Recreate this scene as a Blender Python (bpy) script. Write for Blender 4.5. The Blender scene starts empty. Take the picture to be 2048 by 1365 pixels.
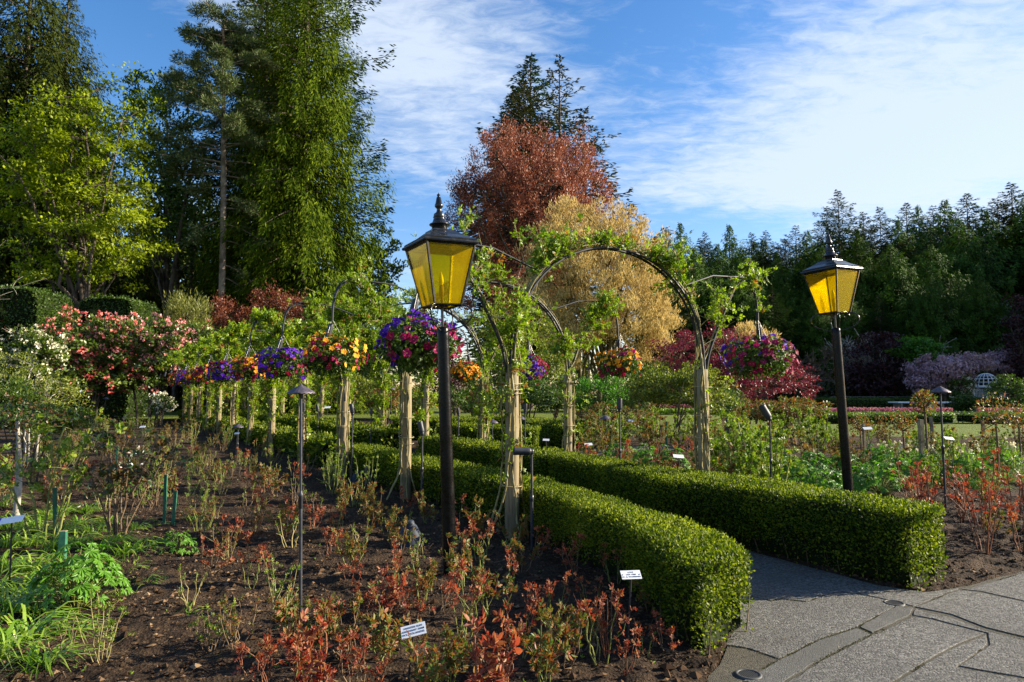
import bpy, math, random
import numpy as np
from mathutils import Vector, Matrix

# ------------------------------------------------------------------ camera, world, sun, exposure
SC = bpy.context.scene
COL = SC.collection
RAD = math.radians
F = 1365.0                       # focal length in pixels of the 2048 wide photograph
PITCH = RAD(4.29)
CAM = (0.0, 0.0, 1.5)
cam_data = bpy.data.cameras.new('camera')
cam = bpy.data.objects.new('camera', cam_data)
COL.objects.link(cam)
cam.location = CAM
cam.rotation_euler = (RAD(90) + PITCH, 0, 0)
cam_data.sensor_width = 36
cam_data.lens = 24
cam_data.clip_start = 0.1
cam_data.clip_end = 3000
SC.camera = cam

SUN_EL, SUN_AZ = 22.0, 81.0      # azimuth clockwise from +Y (the view direction): the sun stands to the side of the camera
sd = (math.cos(RAD(SUN_EL)) * math.sin(RAD(SUN_AZ)), math.cos(RAD(SUN_EL)) * math.cos(RAD(SUN_AZ)), math.sin(RAD(SUN_EL)))
sun_data = bpy.data.lights.new('sun', 'SUN')
sun_data.energy = 5.0
sun_data.angle = RAD(0.5)
sun_data.color = (1.0, 0.89, 0.69)
sun = bpy.data.objects.new('sun', sun_data)
COL.objects.link(sun)
sun.rotation_euler = Vector(sd).to_track_quat('Z', 'Y').to_euler()
sun.location = (60, 0, 40)

SC.view_settings.view_transform = 'Standard'
SC.view_settings.look = 'None'
SC.view_settings.exposure = 1.55
SC.view_settings.gamma = 1.0
SC.render.engine = 'CYCLES'
SC.cycles.max_bounces = 6
SC.cycles.diffuse_bounces = 2
SC.cycles.glossy_bounces = 2
SC.cycles.transmission_bounces = 4
SC.cycles.transparent_max_bounces = 12
SC.cycles.caustics_reflective = False
SC.cycles.caustics_refractive = False


class NT:
    """tiny node-tree writer"""
    def __init__(s, tree):
        s.t = tree; s.n = tree.nodes; s.l = tree.links

    def new(s, kind, **kw):
        nd = s.n.new(kind)
        for k, v in kw.items():
            setattr(nd, k, v)
        return nd

    def set(s, sock, v):
        if isinstance(v, bpy.types.NodeSocket):
            s.l.new(v, sock)
        elif isinstance(v, (tuple, list)) and len(v) == 3 and len(sock.default_value) == 4:
            sock.default_value = (*v, 1)
        else:
            sock.default_value = v

    def math(s, op, a, b=0.0, c=None, clamp=False):
        nd = s.new('ShaderNodeMath', operation=op, use_clamp=clamp)
        s.set(nd.inputs[0], a); s.set(nd.inputs[1], b)
        if c is not None:
            s.set(nd.inputs[2], c)
        return nd.outputs[0]

    def vmath(s, op, a, b=(0, 0, 0)):
        nd = s.new('ShaderNodeVectorMath', operation=op)
        s.set(nd.inputs[0], a); s.set(nd.inputs[1], b)
        return nd.outputs['Value'] if op in ('DOT_PRODUCT', 'LENGTH') else nd.outputs[0]

    def noise(s, vec, scale, detail=4.0, rough=0.55, dist=0.0):
        nd = s.new('ShaderNodeTexNoise')
        if vec is not None:
            s.l.new(vec, nd.inputs['Vector'])
        nd.inputs['Scale'].default_value = scale
        nd.inputs['Detail'].default_value = detail
        nd.inputs['Roughness'].default_value = rough
        nd.inputs['Distortion'].default_value = dist
        return nd.outputs['Fac']

    def ramp(s, fac, stops):
        nd = s.new('ShaderNodeValToRGB')
        r = nd.color_ramp
        while len(r.elements) < len(stops):
            r.elements.new(0.5)
        for e, (p, c) in zip(r.elements, stops):
            e.position = p
            e.color = (*c, 1) if len(c) == 3 else c
        s.l.new(fac, nd.inputs[0])
        return nd.outputs[0]

    def mix(s, fac, a, b, mode='MIX'):
        nd = s.new('ShaderNodeMix', data_type='RGBA', blend_type=mode)
        s.set(nd.inputs[0], fac); s.set(nd.inputs[6], a); s.set(nd.inputs[7], b)
        return nd.outputs[2]

    def mapr(s, v, a, b, c=0.0, d=1.0, smooth=True):
        nd = s.new('ShaderNodeMapRange')
        if smooth:
            nd.interpolation_type = 'SMOOTHSTEP'
        s.set(nd.inputs[0], v)
        for i, x in enumerate((a, b, c, d)):
            nd.inputs[i + 1].default_value = x
        return nd.outputs[0]


def pix_dir(px, py):
    dx, dy = (px - 1024.0) / F, (682.5 - py) / F
    v = Vector((dx, math.cos(PITCH) - dy * math.sin(PITCH), math.sin(PITCH) + dy * math.cos(PITCH)))
    return v


def G(px, py, z=0.0):
    """point of the plane at height z seen in that direction"""
    v = pix_dir(px, py)
    t = (z - CAM[2]) / v.z
    return Vector((v.x * t, v.y * t, z))


def AT(px, py, D):
    v = pix_dir(px, py)
    return Vector((v.x * D / v.y, D, CAM[2] + v.z * D / v.y))


def X(px, D):
    return (px - 1024.0) / F * D


def HT(py, D):
    return AT(1024, py, D).z


world = bpy.data.worlds.new('World')
SC.world = world
world.use_nodes = True
w = NT(world.node_tree)
w.n.clear()
sky = w.new('ShaderNodeTexSky', sky_type='NISHITA')
sky.sun_disc = False
sky.sun_elevation = RAD(SUN_EL)
sky.sun_rotation = RAD(SUN_AZ)
sky.altitude = 100
sky.air_density = 1.0
sky.dust_density = 0.4
sky.ozone_density = 2.0
tc = w.new('ShaderNodeTexCoord')
dirv = tc.outputs['Generated']
sep = w.new('ShaderNodeSeparateXYZ'); w.l.new(dirv, sep.inputs[0])
zc = w.math('MAXIMUM', sep.outputs[2], 0.0)
den = w.math('ADD', zc, 0.10)
cx = w.math('DIVIDE', sep.outputs[0], den)
cy = w.math('DIVIDE', sep.outputs[1], den)
cmb = w.new('ShaderNodeCombineXYZ')
w.l.new(cx, cmb.inputs[0]); w.l.new(cy, cmb.inputs[1])
# cirrus sheets: a wide mass, wisps drawn out along the wind, fine ripples
mp = w.new('ShaderNodeMapping'); w.l.new(cmb.outputs[0], mp.inputs[0])
mp.inputs['Rotation'].default_value = (0, 0, RAD(-28))
mp.inputs['Scale'].default_value = (1.0, 1.75, 1.0)
mp.inputs['Location'].default_value = (3.1, 1.7, 0)
big = w.noise(mp.outputs[0], 0.75, 5, 0.5, 0.3)
mid = w.noise(mp.outputs[0], 2.6, 6, 0.6, 0.9)
fine = w.noise(mp.outputs[0], 11.0, 6, 0.65, 0.6)
dens = w.math('ADD', w.math('MULTIPLY', big, 0.75), w.math('MULTIPLY', mid, 0.50))
dens = w.math('ADD', dens, w.math('MULTIPLY', fine, 0.52))
# where the cloud sheets stand in the sky: soft lobes about real directions
def lobe(px, py, sharp, amt, yscale=1.0):
    d = pix_dir(px, py).normalized()
    dif = w.vmath('SUBTRACT', dirv, tuple(d))
    sc = w.vmath('MULTIPLY', dif, (1, 1, yscale))
    ln = w.vmath('LENGTH', sc)
    e = w.math('MULTIPLY', w.math('MULTIPLY', ln, ln), -sharp)
    return w.math('MULTIPLY', w.math('EXPONENT', e), amt)
tot = dens
for args in ((1850, 330, 14, 0.22, 2.2), (1500, 340, 18, 0.20, 3.2), (1900, 60, 14, 0.30, 1.0), (760, 120, 26, 0.26, 1.2),
             (900, 170, 30, 0.12, 1.5), (450, -10, 30, 0.15, 2.5), (1290, 60, 30, -0.16, 1.3), (1420, 130, 40, -0.10, 2.0), (760, 400, 30, -0.22, 1.8),
             (250, 100, 30, -0.22, 1.6), (1450, 460, 30, -0.30, 5.0), (1900, 420, 60, -0.10, 4.0)):
    tot = w.math('ADD', tot, lobe(*args))
cov = w.mapr(tot, 0.79, 1.29)
above = w.mapr(sep.outputs[2], 0.0, 0.12)
cov = w.math('MULTIPLY', w.math('MULTIPLY', cov, above), 0.9)
hsv = w.new('ShaderNodeHueSaturation'); w.l.new(sky.outputs[0], hsv.inputs['Color'])
hsv.inputs['Saturation'].default_value = 1.32
hsv.inputs['Value'].default_value = 1.0
blue = w.mix(1.0, hsv.outputs[0], (1.55, 1.30, 1.36, 1), 'MULTIPLY')
cloudc = w.mix(0.12, (5.0, 5.6, 6.35, 1), blue)
skyc = w.mix(cov, blue, cloudc)
bg = w.new('ShaderNodeBackground')
bg.inputs['Strength'].default_value = 0.06
w.l.new(skyc, bg.inputs['Color'])
wo = w.new('ShaderNodeOutputWorld')
w.l.new(bg.outputs[0], wo.inputs['Surface'])

# ------------------------------------------------------------------ numpy mesh building
rng = np.random.default_rng(7)


class MB:
    def __init__(s):
        s.V = []; s.n = 0; s.Fs = []

    def add(s, v, f, mat=0, smooth=False):
        v = np.asarray(v, np.float32).reshape(-1, 3)
        f = np.asarray(f, np.int64)
        s.Fs.append((f + s.n, mat, smooth))
        s.V.append(v); s.n += len(v)

    def mesh(s, name, mats):
        me = bpy.data.meshes.new(name)
        if s.V:
            V = np.concatenate(s.V)
            me.vertices.add(len(V)); me.vertices.foreach_set('co', V.ravel())
            li, lt, mi, sm = [], [], [], []
            for f, m, smo in s.Fs:
                k, c = f.shape
                li.append(f.ravel()); lt.append(np.full(k, c)); mi.append(np.full(k, m)); sm.append(np.full(k, smo))
            li = np.concatenate(li).astype(np.int32); lt = np.concatenate(lt).astype(np.int32)
            ls = np.concatenate([[0], np.cumsum(lt)[:-1]]).astype(np.int32)
            me.loops.add(len(li)); me.loops.foreach_set('vertex_index', li)
            me.polygons.add(len(lt)); me.polygons.foreach_set('loop_start', ls)
            try:
                me.polygons.foreach_set('loop_total', lt)
            except Exception:
                pass
            me.polygons.foreach_set('material_index', np.concatenate(mi).astype(np.int32))
            me.polygons.foreach_set('use_smooth', np.concatenate(sm))
        for m in (mats if isinstance(mats, (list, tuple)) else [mats]):
            me.materials.append(m)
        me.update(calc_edges=True)
        return me


def box(mb, c, s, rot=0.0, mat=0, top=None):
    """box with centre c and full size s; top=(sx,sy) tapers the upper face"""
    hx, hy, hz = s[0] / 2, s[1] / 2, s[2] / 2
    tx, ty = (top[0] / 2, top[1] / 2) if top else (hx, hy)
    v = np.array([(-hx, -hy, -hz), (hx, -hy, -hz), (hx, hy, -hz), (-hx, hy, -hz), (-tx, -ty, hz), (tx, -ty, hz), (tx, ty, hz), (-tx, ty, hz)])
    cs, sn = math.cos(rot), math.sin(rot)
    x = v[:, 0] * cs - v[:, 1] * sn; y = v[:, 0] * sn + v[:, 1] * cs
    v = np.stack([x, y, v[:, 2]], 1) + np.array(c)
    mb.add(v, [(0, 3, 2, 1), (4, 5, 6, 7), (0, 1, 5, 4), (1, 2, 6, 5), (2, 3, 7, 6), (3, 0, 4, 7)], mat)


def unit(a):
    a = np.asarray(a, float)
    return a / np.maximum(np.linalg.norm(a, axis=-1, keepdims=True), 1e-9)


def tube(mb, pts, rad, sides=6, mat=0, smooth=True, cap=True):
    P = np.asarray(pts, float); n = len(P)
    r = np.full(n, rad, float) if np.isscalar(rad) else np.asarray(rad, float)
    T = np.gradient(P, axis=0); T = unit(T)
    ref = np.array([0, 0, 1.0]) if abs(T[:, 2]).mean() < 0.8 else np.array([1.0, 0, 0])
    A = unit(np.cross(T, ref)); B = np.cross(T, A)
    a = np.arange(sides) * 2 * math.pi / sides
    V = P[:, None] + r[:, None, None] * (np.cos(a)[None, :, None] * A[:, None] + np.sin(a)[None, :, None] * B[:, None])
    i = np.arange(n - 1)[:, None] * sides; j = np.arange(sides)[None]; k = (j + 1) % sides
    f = np.stack([i + j, i + k, i + sides + k, i + sides + j], -1).reshape(-1, 4)
    mb.add(V.reshape(-1, 3), f, mat, smooth)
    if cap:
        e = np.concatenate([V[-1], V[0]])
        mb.add(e, [tuple(range(sides))], mat); mb.Fs[-1] = (mb.Fs[-1][0], mat, False)
        mb.add(V[0], [tuple(range(sides))[::-1]], mat)


def bez(a, b, c, n=6, d=None):
    t = np.linspace(0, 1, n)[:, None]
    a, b, c = (np.asarray(q, float) for q in (a, b, c))
    if d is None:
        return (1 - t) ** 2 * a + 2 * t * (1 - t) * b + t * t * c
    d = np.asarray(d, float)
    return (1 - t) ** 3 * a + 3 * t * (1 - t) ** 2 * b + 3 * t * t * (1 - t) * c + t ** 3 * d


def lathe(mb, prof, seg=20, mat=0, c=(0, 0, 0), smooth=True):
    a = np.arange(seg) * 2 * math.pi / seg
    pr = np.array(prof, float)
    V = np.stack([pr[:, None, 0] * np.cos(a), pr[:, None, 0] * np.sin(a), np.repeat(pr[:, 1:2], seg, 1)], -1) + np.array(c)
    n = len(pr)
    i = np.arange(n - 1)[:, None] * seg; j = np.arange(seg)[None]; k = (j + 1) % seg
    f = np.stack([i + j, i + k, i + seg + k, i + seg + j], -1).reshape(-1, 4)
    mb.add(V.reshape(-1, 3), f, mat, smooth)


# leaf shapes: x across, y along, z up; unit length
T_QUAD = (np.array([(0, 0, 0), (-.5, .45, .0), (0, 1, 0), (.5, .45, .0)]), np.array([(0, 3, 2, 1)]))
T_FOLD = (np.array([(0, 0, 0), (-.5, .42, .12), (0, 1, -.06), (.5, .42, .12), (0, .45, 0)]), np.array([(0, 4, 2, 1), (0, 3, 2, 4)]))
T_HEX = (np.array([(0, 0, 0), (-.42, .28, .10), (-.40, .62, .10), (0, 1, -.08), (.40, .62, .10), (.42, .28, .10), (0, .3, 0), (0, .65, 0)]),
         np.array([(0, 6, 2, 1), (6, 7, 3, 2), (0, 5, 4, 6), (6, 4, 3, 7)]))
T_STRIP = (np.array([(-.5, 0, 0), (.5, 0, 0), (.42, .5, .04), (-.42, .5, .04), (.0, 1, 0), (-.0, 1, 0.001)]), np.array([(0, 1, 2, 3), (3, 2, 4, 5)]))


def scatter(mb, P, A, N, L, W, tmpl=T_QUAD, mat=0):
    """one leaf per row: position P, long axis A, rough normal N, length L, width W"""
    P = np.asarray(P, float)
    if not len(P):
        return
    A = unit(A); R = unit(np.cross(A, N)); U = np.cross(R, A)
    L = np.broadcast_to(L, (len(P),)); W = np.broadcast_to(W, (len(P),))
    tv, tf = tmpl
    V = P[:, None] + R[:, None] * (tv[None, :, 0, None] * W[:, None, None]) + A[:, None] * (tv[None, :, 1, None] * L[:, None, None]) \
        + U[:, None] * (tv[None, :, 2, None] * W[:, None, None])
    k = len(tv)
    f = (np.arange(len(P))[:, None, None] * k + tf[None]).reshape(-1, tf.shape[1])
    mb.add(V.reshape(-1, 3), f, mat)


def rnd_dir(n):
    return unit(rng.normal(size=(n, 3)))


# ------------------------------------------------------------------ materials
def new_mat(name):
    m = bpy.data.materials.new(name); m.use_nodes = True
    t = NT(m.node_tree); t.n.clear()
    return m, t


def finish(t, shader, disp=None):
    o = t.new('ShaderNodeOutputMaterial'); t.l.new(shader, o.inputs[0])


def principled(t, col, rough, spec=0.5, metal=0.0, bump=None, bdist=0.01, bstr=0.6, coat=0.0):
    p = t.new('ShaderNodeBsdfPrincipled')
    t.set(p.inputs['Base Color'], col); t.set(p.inputs['Roughness'], rough)
    p.inputs['Specular IOR Level'].default_value = spec
    p.inputs['Metallic'].default_value = metal
    p.inputs['Coat Weight'].default_value = coat
    if bump is not None:
        b = t.new('ShaderNodeBump'); b.inputs['Distance'].default_value = bdist; b.inputs['Strength'].default_value = bstr
        t.l.new(bump, b.inputs['Height']); t.l.new(b.outputs[0], p.inputs['Normal'])
    return p


def leaf_mat(name, cols, trans=0.35, rough=0.5, spec=0.35, tint=(1.15, 1.25, 0.6), nscale=0.6):
    """foliage: each leaf its own tone out of cols, slow drift through the plant, light coming through"""
    m, t = new_mat(name)
    g = t.new('ShaderNodeNewGeometry')
    oc = t.new('ShaderNodeTexCoord')
    nz = t.noise(oc.outputs['Object'], nscale, 2, 0.5)
    f = t.math('ADD', t.math('MULTIPLY', g.outputs['Random Per Island'], 0.72), t.math('MULTIPLY', t.math('SUBTRACT', nz, 0.36), 0.75), clamp=True)
    st = [(i / (len(cols) - 1), c) for i, c in enumerate(cols)]
    c = t.ramp(f, st)
    p = principled(t, c, rough, spec)
    tr = t.new('ShaderNodeBsdfTranslucent')
    t.l.new(t.mix(1.0, c, (*tint, 1), 'MULTIPLY'), tr.inputs[0])
    mx = t.new('ShaderNodeMixShader'); mx.inputs[0].default_value = trans
    t.l.new(p.outputs[0], mx.inputs[1]); t.l.new(tr.outputs[0], mx.inputs[2])
    finish(t, mx.outputs[0])
    return m


def bark_mat(name, c1, c2, scale=6.0, stretch=0.2, rough=0.85, bd=0.02):
    m, t = new_mat(name)
    oc = t.new('ShaderNodeTexCoord')
    mpn = t.new('ShaderNodeMapping'); t.l.new(oc.outputs['Object'], mpn.inputs[0]); mpn.inputs['Scale'].default_value = (1, 1, stretch)
    n1 = t.noise(mpn.outputs[0], scale, 6, 0.65, 0.4)
    n2 = t.noise(oc.outputs['Object'], scale * 0.3, 3, 0.6)
    c = t.ramp(n1, [(0.3, c1), (0.7, c2)])
    c = t.mix(t.mapr(n2, 0.4, 0.7), c, tuple(x * 0.6 for x in c1) + (1,))
    p = principled(t, c, rough, 0.2, bump=n1, bdist=bd)
    finish(t, p.outputs[0])
    return m


def plain_mat(name, c, rough=0.5, spec=0.5, metal=0.0, bscale=None, bd=0.002, var=0.25, coat=0.0, nsc=12.0):
    m, t = new_mat(name)
    oc = t.new('ShaderNodeTexCoord')
    n = t.noise(oc.outputs['Object'], nsc, 5, 0.6)
    cc = t.ramp(n, [(0.3, tuple(x * (1 - var) for x in c)), (0.7, tuple(min(1, x * (1 + var)) for x in c))])
    rr = t.mapr(n, 0.3, 0.7, max(0.05, rough - 0.1), min(1, rough + 0.12))
    b = t.noise(oc.outputs['Object'], bscale, 3, 0.6) if bscale else None
    p = principled(t, cc, rr, spec, metal, bump=b, bdist=bd, coat=coat)
    finish(t, p.outputs[0])
    return m


M = {}
M['iron'] = plain_mat('black_gloss_paint', (0.004, 0.004, 0.0045), 0.26, 0.16, bscale=70, bd=0.002)
M['iron_smooth'] = plain_mat('black_paint', (0.010, 0.011, 0.013), 0.25, 0.5, bscale=40, bd=0.0005)
M['pole'] = plain_mat('dark_powder_coat', (0.03, 0.032, 0.04), 0.45, 0.4)
M['bronze'] = plain_mat('weathered_bronze', (0.10, 0.085, 0.105), 0.5, 0.5, metal=0.5, nsc=30, var=0.5)
M['pipe'] = plain_mat('black_pipe', (0.02, 0.02, 0.022), 0.5, 0.4)
M['plastic'] = plain_mat('dark_grey_plastic', (0.025, 0.032, 0.05), 0.62, 0.2, nsc=6)
M['white'] = plain_mat('white_paint', (0.75, 0.75, 0.75), 0.5, 0.4, var=0.05)
M['ink'] = plain_mat('dark_lettering', (0.06, 0.06, 0.07), 0.6)
M['stake_green'] = plain_mat('green_painted_stake', (0.03, 0.13, 0.075), 0.6, 0.3, nsc=18, var=0.35)
M['stake_wood'] = bark_mat('old_stake_wood', (0.20, 0.15, 0.09), (0.34, 0.28, 0.19), 18, 0.1)
M['wire'] = plain_mat('steel_wire', (0.35, 0.34, 0.3), 0.4, 0.5, metal=0.6)
M['tie'] = plain_mat('twine', (0.45, 0.38, 0.2), 0.8)
M['iron_grate'] = plain_mat('cast_iron', (0.07, 0.07, 0.07), 0.6, 0.4, metal=0.4)
M['socket'] = plain_mat('lamp_socket', (0.25, 0.16, 0.05), 0.6)
M['bulb'] = plain_mat('frosted_bulb', (0.95, 0.93, 0.75), 0.3, 0.5, var=0.01)
M['stone'] = plain_mat('grey_stone', (0.22, 0.21, 0.19), 0.85, 0.2, bscale=20, bd=0.01)
M['blue_tape'] = plain_mat('blue_tape', (0.06, 0.03, 0.5), 0.5)

# peeled wooden post
m, t = new_mat('peeled_post_wood'); M['post'] = m
oc = t.new('ShaderNodeTexCoord')
mpn = t.new('ShaderNodeMapping'); t.l.new(oc.outputs['Object'], mpn.inputs[0]); mpn.inputs['Scale'].default_value = (1, 1, 0.06)
n1 = t.noise(mpn.outputs[0], 42, 5, 0.7, 0.3)
n2 = t.noise(oc.outputs['Object'], 2.2, 3, 0.6)
c = t.ramp(n1, [(0.28, (0.055, 0.04, 0.024)), (0.44, (0.20, 0.155, 0.088)), (0.75, (0.33, 0.265, 0.155))])
c = t.mix(t.mapr(n2, 0.45, 0.7, 0, 0.6), c, (0.22, 0.22, 0.15, 1))
finish(t, principled(t, c, 0.8, 0.2, bump=n1, bdist=0.006).outputs[0])

# amber textured glass: tinted see-through, milky glow where the sun strikes, sharp reflections
m, t = new_mat('amber_glass'); M['amber'] = m
oc = t.new('ShaderNodeTexCoord')
n1 = t.noise(oc.outputs['Object'], 90, 3, 0.6)
n2 = t.noise(oc.outputs['Object'], 7, 4, 0.6, 0.5)
tr = t.new('ShaderNodeBsdfTranslucent'); t.l.new(t.ramp(n2, [(0.3, (0.72, 0.58, 0.010)), (0.7, (0.85, 0.72, 0.03))]), tr.inputs[0])
df = t.new('ShaderNodeBsdfDiffuse'); t.l.new(t.ramp(n2, [(0.3, (0.42, 0.33, 0.008)), (0.7, (0.52, 0.43, 0.015))]), df.inputs[0])
tp = t.new('ShaderNodeBsdfTransparent'); tp.inputs[0].default_value = (0.96, 0.88, 0.20, 1)
gl = t.new('ShaderNodeBsdfGlossy'); gl.inputs['Roughness'].default_value = 0.12
bm = t.new('ShaderNodeBump'); bm.inputs['Distance'].default_value = 0.0004; t.l.new(n1, bm.inputs['Height']); t.l.new(bm.outputs[0], gl.inputs['Normal'])
m1 = t.new('ShaderNodeMixShader'); m1.inputs[0].default_value = 0.35
t.l.new(tr.outputs[0], m1.inputs[1]); t.l.new(df.outputs[0], m1.inputs[2])
m2 = t.new('ShaderNodeMixShader'); m2.inputs[0].default_value = 0.78
t.l.new(m1.outputs[0], m2.inputs[1]); t.l.new(tp.outputs[0], m2.inputs[2])
fr = t.new('ShaderNodeFresnel'); fr.inputs[0].default_value = 1.45
m3 = t.new('ShaderNodeMixShader'); t.l.new(t.math('MULTIPLY', fr.outputs[0], 0.7), m3.inputs[0])
t.l.new(m2.outputs[0], m3.inputs[1]); t.l.new(gl.outputs[0], m3.inputs[2])
finish(t, m3.outputs[0])

# soil
m, t = new_mat('dark_mulched_soil'); M['soil'] = m
oc = t.new('ShaderNodeTexCoord')
n1 = t.noise(oc.outputs['Object'], 28, 8, 0.75)
n2 = t.noise(oc.outputs['Object'], 1.6, 4, 0.6)
n3 = t.noise(oc.outputs['Object'], 130, 4, 0.7)
vo = t.new('ShaderNodeTexVoronoi'); t.l.new(oc.outputs['Object'], vo.inputs['Vector']); vo.inputs['Scale'].default_value = 60
c = t.ramp(n1, [(0.38, (0.010, 0.006, 0.004)), (0.54, (0.042, 0.026, 0.015)), (0.70, (0.135, 0.086, 0.050))])
c = t.mix(t.mapr(n2, 0.45, 0.68, 0, 0.5), c, (0.085, 0.054, 0.032, 1))
c = t.mix(t.mapr(n3, 0.66, 0.74, 0, 0.85), c, (0.30, 0.23, 0.16, 1))
hh = t.math('ADD', t.math('MULTIPLY', n1, 1.0), t.math('MULTIPLY', vo.outputs[0], 0.6))
finish(t, principled(t, c, 0.9, 0.15, bump=hh, bdist=0.03, bstr=1.0).outputs[0])
M['clod'] = leaf_mat('soil_crumbs', [(0.02, 0.011, 0.006), (0.05, 0.028, 0.015), (0.12, 0.07, 0.038), (0.30, 0.21, 0.12)], trans=0.0, rough=0.95, spec=0.1, nscale=0.5)

# exposed aggregate concrete
def agg(name, base, dark, light, sc=1.0):
    m, t = new_mat(name)
    oc = t.new('ShaderNodeTexCoord')
    vo = t.new('ShaderNodeTexVoronoi'); t.l.new(oc.outputs['Object'], vo.inputs['Vector']); vo.inputs['Scale'].default_value = 85 * sc
    n1 = t.noise(oc.outputs['Object'], 160 * sc, 4, 0.7)
    n2 = t.noise(oc.outputs['Object'], 1.3, 5, 0.6)
    n3 = t.noise(oc.outputs['Object'], 9, 5, 0.7)
    wh = t.new('ShaderNodeSeparateXYZ'); t.l.new(vo.outputs['Color'], wh.inputs[0])
    c = t.ramp(wh.outputs[0], [(0.0, dark), (0.5, base), (1.0, light)])
    c = t.mix(t.mapr(n2, 0.35, 0.7, 0, 0.55), c, tuple(x * 0.62 for x in base) + (1,))
    c = t.mix(t.mapr(n3, 0.60, 0.80, 0, 0.5), c, (0.10, 0.095, 0.05, 1))
    h = t.math('SUBTRACT', n1, vo.outputs['Distance'])
    finish(t, principled(t, c, 0.8, 0.25, bump=h, bdist=0.007, bstr=1.0).outputs[0])
    return m
M['slab'] = agg('exposed_aggregate_concrete', (0.112, 0.108, 0.100), (0.042, 0.041, 0.039), (0.225, 0.218, 0.20))
M['slab_pale'] = agg('pale_joint_concrete', (0.108, 0.107, 0.100), (0.07, 0.07, 0.066), (0.16, 0.157, 0.145), 1.6)
M['joint'] = agg('mossy_joint_concrete', (0.075, 0.068, 0.05), (0.04, 0.036, 0.026), (0.12, 0.108, 0.08), 1.6)

# lawn
m, t = new_mat('mown_lawn'); M['lawn'] = m
oc = t.new('ShaderNodeTexCoord')
n1 = t.noise(oc.outputs['Object'], 14, 6, 0.7)
n2 = t.noise(oc.outputs['Object'], 0.25, 4, 0.6)
c = t.ramp(n1, [(0.3, (0.055, 0.085, 0.012)), (0.7, (0.16, 0.20, 0.025))])
c = t.mix(t.mapr(n2, 0.35, 0.65, 0, 0.4), c, (0.09, 0.12, 0.018, 1))
finish(t, principled(t, c, 0.8, 0.2, bump=n1, bdist=0.06, bstr=1.0).outputs[0])

# foliage palette
M['box'] = leaf_mat('boxwood_leaves', [(0.010, 0.024, 0.002), (0.045, 0.080, 0.004), (0.17, 0.21, 0.008), (0.40, 0.42, 0.035)], 0.42, 0.55, 0.22, nscale=1.4)
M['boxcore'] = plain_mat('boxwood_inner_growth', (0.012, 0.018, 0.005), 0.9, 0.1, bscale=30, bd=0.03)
M['twig'] = bark_mat('woody_twigs', (0.10, 0.07, 0.04), (0.22, 0.16, 0.10), 30)
M['vine'] = leaf_mat('climbing_rose_leaves', [(0.05, 0.10, 0.006), (0.13, 0.21, 0.010), (0.24, 0.33, 0.016), (0.38, 0.44, 0.03)], 0.45, 0.4, 0.4, nscale=1.5)
M['vine_bronze'] = leaf_mat('young_bronze_leaves', [(0.22, 0.07, 0.02), (0.32, 0.13, 0.03), (0.30, 0.24, 0.04)], 0.4)
M['cane'] = bark_mat('rose_canes', (0.20, 0.17, 0.06), (0.36, 0.30, 0.14), 22, 0.3, 0.6)
M['cane_green'] = bark_mat('green_rose_canes', (0.13, 0.16, 0.035), (0.26, 0.26, 0.08), 22, 0.3, 0.5)
M['cane_red'] = bark_mat('red_rose_canes', (0.16, 0.035, 0.02), (0.30, 0.16, 0.08), 22, 0.3, 0.5)
M['cane_brown'] = bark_mat('brown_rose_canes', (0.10, 0.06, 0.035), (0.24, 0.17, 0.10), 22, 0.3, 0.7)
M['rose_red'] = leaf_mat('red_rose_shoots', [(0.08, 0.018, 0.012), (0.20, 0.035, 0.022), (0.30, 0.085, 0.045), (0.30, 0.16, 0.05), (0.14, 0.13, 0.03)], 0.4, 0.5, 0.3, tint=(1.3, 0.8, 0.6), nscale=2.0)
M['rose_mix'] = leaf_mat('bronze_green_rose_leaves', [(0.20, 0.03, 0.02), (0.26, 0.09, 0.025), (0.16, 0.14, 0.03), (0.07, 0.13, 0.025), (0.035, 0.08, 0.02)], 0.35, 0.5, 0.3, nscale=2.0)
M['rose_green'] = leaf_mat('yellow_green_rose_leaves', [(0.05, 0.11, 0.010), (0.12, 0.21, 0.018), (0.25, 0.31, 0.03), (0.30, 0.20, 0.03)], 0.4, 0.4, 0.4, nscale=2.0)
M['rose_dark'] = leaf_mat('dark_rose_leaves', [(0.015, 0.04, 0.012), (0.03, 0.07, 0.015), (0.10, 0.04, 0.015), (0.08, 0.11, 0.02)], 0.3, 0.35, 0.5)
M['litter'] = leaf_mat('fallen_leaves', [(0.05, 0.04, 0.015), (0.14, 0.10, 0.03), (0.22, 0.17, 0.06), (0.10, 0.13, 0.02)], 0.1)
M['moss'] = leaf_mat('joint_moss', [(0.06, 0.05, 0.02), (0.10, 0.085, 0.035), (0.11, 0.12, 0.03)], 0.1, 0.9, 0.1)
M['grass'] = leaf_mat('strap_leaves', [(0.06, 0.15, 0.010), (0.14, 0.27, 0.02), (0.26, 0.38, 0.04), (0.36, 0.38, 0.10)], 0.4, 0.35, 0.5, nscale=3)
M['palmate'] = leaf_mat('palmate_leaves', [(0.05, 0.13, 0.010), (0.10, 0.24, 0.018), (0.19, 0.35, 0.035)], 0.35, 0.45, 0.4, nscale=3)
M['cover'] = leaf_mat('fresh_perennial_leaves', [(0.05, 0.13, 0.02), (0.10, 0.22, 0.03), (0.20, 0.32, 0.05)], 0.4, 0.4, 0.4, nscale=2)
M['cedar'] = leaf_mat('cedar_sprays', [(0.015, 0.030, 0.003), (0.040, 0.070, 0.005), (0.085, 0.120, 0.008), (0.15, 0.18, 0.012)], 0.15, 0.9, 0.02, nscale=0.35)
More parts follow.
